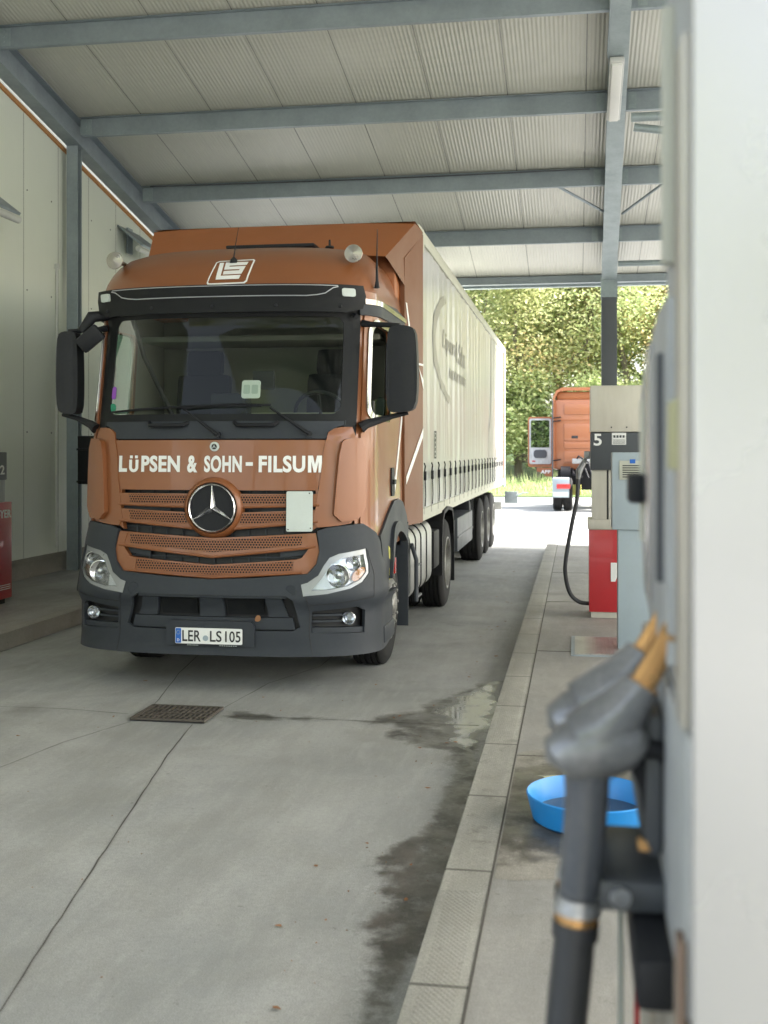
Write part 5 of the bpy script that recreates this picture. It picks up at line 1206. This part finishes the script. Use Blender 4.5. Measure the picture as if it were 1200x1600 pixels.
MB().poly([rrect(-1.99,-1.28,1.45,1.98,.05)], lambda a,b,o=0: Vector((a, -.43-o, b)), .2, .03, 0).poly([rrect(-1.99,-1.28,1.42,2.96,.06), rrect(-1.94,-1.34,1.95,2.90,.05)], lambda a,b,o=0: Vector((a, -.425-o, b)), .2, .03, 0).build('door_trim', 'disp_grey', dr2)
MB().poly([rrect(-1.85,-1.42,1.62,1.90,.1)], lambda a,b,o=0: Vector((a, -.46-o, b)), .2, .02, 0).build('speaker_panel', 'pump_dark', dr2)
MB().poly([rrect(-1.96,-1.31,1.9,2.93,.05)], lambda a,b,o=0: Vector((a, -.38-o, b)), .2, .006, 0).build('window', 'glass', dr2)
MB().poly([[(-1.75,1.30),(-1.25,1.30),(-1.25,1.0),(-1.45,1.0),(-1.55,1.12),(-1.75,1.18)]], lambda a,b,o=0: Vector((a, -.37-o, b)), .2, .05, 0).build('door_foot', 'orange', dr2)
text_mb('APP', (-1.62,-1.30,1.10,1.22), lambda a,b,o=0: Vector((a, -.37-o, b)), .004, .04, .006).build('lettering', 'white_paint', dr2)
MB().poly([rrect(-1.90,-1.80,1.5,1.54,.01)], lambda a,b,o=0: Vector((a, -.465-o, b)), .2, .004, 0).build('door_reflector', 'red_lens', dr2)

# ================================================================== TREES
def make_tree(seed, h, rad, leafmat_, nleaf, low=.15, lean=0):
    rr = random.Random(seed)
    br = MB(); tips = []
    def limb(p, d, L, r_, lvl):
        pts = [p]; rs = [r_]; q = p.copy(); dd = d.normalized(); n = 6
        for i in range(n):
            dd = (dd+Vector((rr.uniform(-.2,.2), rr.uniform(-.2,.2), rr.uniform(-.04,.12)))*(.5+.3*lvl)).normalized(); q = q+dd*L/n; pts.append(q.copy()); rs.append(r_*(1-(i+1)/n*.75))
            if lvl > 0 or i >= 2: tips.append((q.copy(), L))
            if lvl < 2 and i >= 1:
                for _ in range(2 if lvl == 0 else 1):
                    a = rr.uniform(0, 2*PI); sd_ = Vector((math.cos(a), math.sin(a), rr.uniform(.1,.7)))
                    limb(q.copy(), (sd_+dd*.25), L*rr.uniform(.36,.56)*(1-.1*i), rs[-1]*.55, lvl+1)
        br.tube(pts, rs, 7 if lvl == 0 else 5, False)
    limb(Vector((0,0,-.3)), Vector((lean,0,1)), h*.92, .06+h*.013, 0)
    lf = MB(); vs = []; fs = []
    cl = [t_ for t_, L in tips if t_.z > h*low]
    sp = rad*.17
    for k in range(nleaf):
        c0 = cl[rr.randrange(len(cl))]
        p = c0+Vector((rr.gauss(0,1), rr.gauss(0,1), rr.gauss(0,.8)))*sp
        s_ = rr.uniform(.06,.135); a = Vector((rr.uniform(-1,1),rr.uniform(-1,1),rr.uniform(-.6,.6))).normalized()*s_; b = a.orthogonal().normalized()*s_*.6
        b.rotate(Matrix.Rotation(rr.uniform(0,6.28),3,a)); o_ = len(vs)
        vs += [p-a, p+b*.8, p+a, p-b*.8]; fs.append((o_,o_+1,o_+2,o_+3))
    lf.add(vs, fs)
    return br, lf
tdefs = [(11, 13, 5, 'leafA', 21000, .10, .05), (22, 15, 5.5, 'leafB', 23000, .12, -.04), (33, 12, 4.6, 'leafC', 20000, .12, .06), (44, 4.2, 2.6, 'leafB', 9000, .0, 0)]
trees = []
names = ['broadleaf_tree','broadleaf_tree','broadleaf_tree','bush']
def place(kind, x, y, sc, rot, lab, grp):
    if len(trees) <= kind or trees[kind] is None:
        sd_, h, rad, lm, nl, lw, ln = tdefs[kind]; br, lf = make_tree(sd_, h, rad, lm, nl, lw, ln)
        t = empty(names[kind], (0,0,0), lab, 'bush' if kind == 3 else 'tree', grp)
        br.build('trunk', 'bark', t); lf.build('crown' if kind != 3 else 'foliage', lm, t, smooth=False)
        while len(trees) <= kind: trees.append(None)
        trees[kind] = t
    else: t = copy_tree(trees[kind]); t['label'] = lab; t['group'] = grp
    t.location = (x, y, bank(x, y)[2]); t.scale = (sc,)*3; t.rotation_euler = (0,0,rot)
G1 = 'trees beyond the yard'
TL = 'leafy tree in the belt of woodland behind the yard'
rr = random.Random(77)
spots = [(0,-9,61),(1,-5.5,60),(0,-2.8,57),(2,.4,60),(1,3.3,58.5),(2,6.2,58),(2,9.6,61),(0,12.5,60),
         (1,-13,66),(0,-8,70),(1,-3,68),(0,1.5,69),(1,6,68),(0,11,70),(1,16,66),(2,-16,60),
         (1,-6,80),(1,1,82),(0,8,80),(1,15,80),(0,-1,64),(1,4.5,64)]
for i, (k, x, y) in enumerate(spots):
    front = y < 62
    lab = {0:'yellow green leafy tree added out of view to shape light and reflections',1:'mid green leafy tree added out of view to shape light and reflections',2:'orange tinged autumn tree in the woodland belt behind the yard'}[k]
    place(k, x, y, rr.uniform(.95,1.2), rr.uniform(0,6.28), lab, {0:'yellow green trees behind the yard',1:'mid green trees behind the yard',2:'autumn trees behind the yard'}[k])
for i, (x, y) in enumerate([(-9.5,55.5),(-6.6,56.5),(-4.2,55),(-1.8,56.2),(.6,55.4),(3.2,56),(5.8,55.2),(8.6,56),(11.5,55.5),(-12.5,57)]):
    place(3, x, y, rr.uniform(.85,1.25), rr.uniform(0,6.28), 'low green bush under the woodland edge behind the grass strip', 'bushes along the woodland edge')
# pale bare trunks visible at the wood's edge
for x, y, h, ln, lab in ((-6.9,55.0,9,.35,'pale slender tree trunk leaning beside the trailer rear corner'),(-5.6,55.6,11,-.1,'thicker pale upright tree trunk above the open orange door')):
    t = empty('bare_tree', (x,y,bank(x,y)[2]), lab, 'tree')
    MB().tube([(0,0,-.2),(ln*.3,0,h*.2),(-ln*.6,0,h*.45),(-ln*1.6,.1,h*.7),(-ln*2.2,0,h)], [.17,.15,.12,.09,.04], 9).tube([(-ln*.6,0,h*.45),(.8,0,h*.62),(1.5,0,h*.85)], [.08,.05,.02], 7).build('trunk', 'bark', t)
# unseen trees added to dim the horizon light and show in the cab's reflections
for i, (k, x, y) in enumerate([(0,-16,-26),(1,-8,-24),(0,0,-27),(1,8,-25),(0,16,-26),(1,24,-20),(0,26,18),(1,28,26),(0,30,34),(1,25,42),(1,24,8),(0,27,-2)]):
    place(k, x, y, 1.1, i*1.3, {0:'yellow green leafy tree added out of view to shape light and reflections',1:'mid green leafy tree added out of view to shape light and reflections'}[k], {0:'yellow green trees behind the yard',1:'mid green trees behind the yard'}[k])
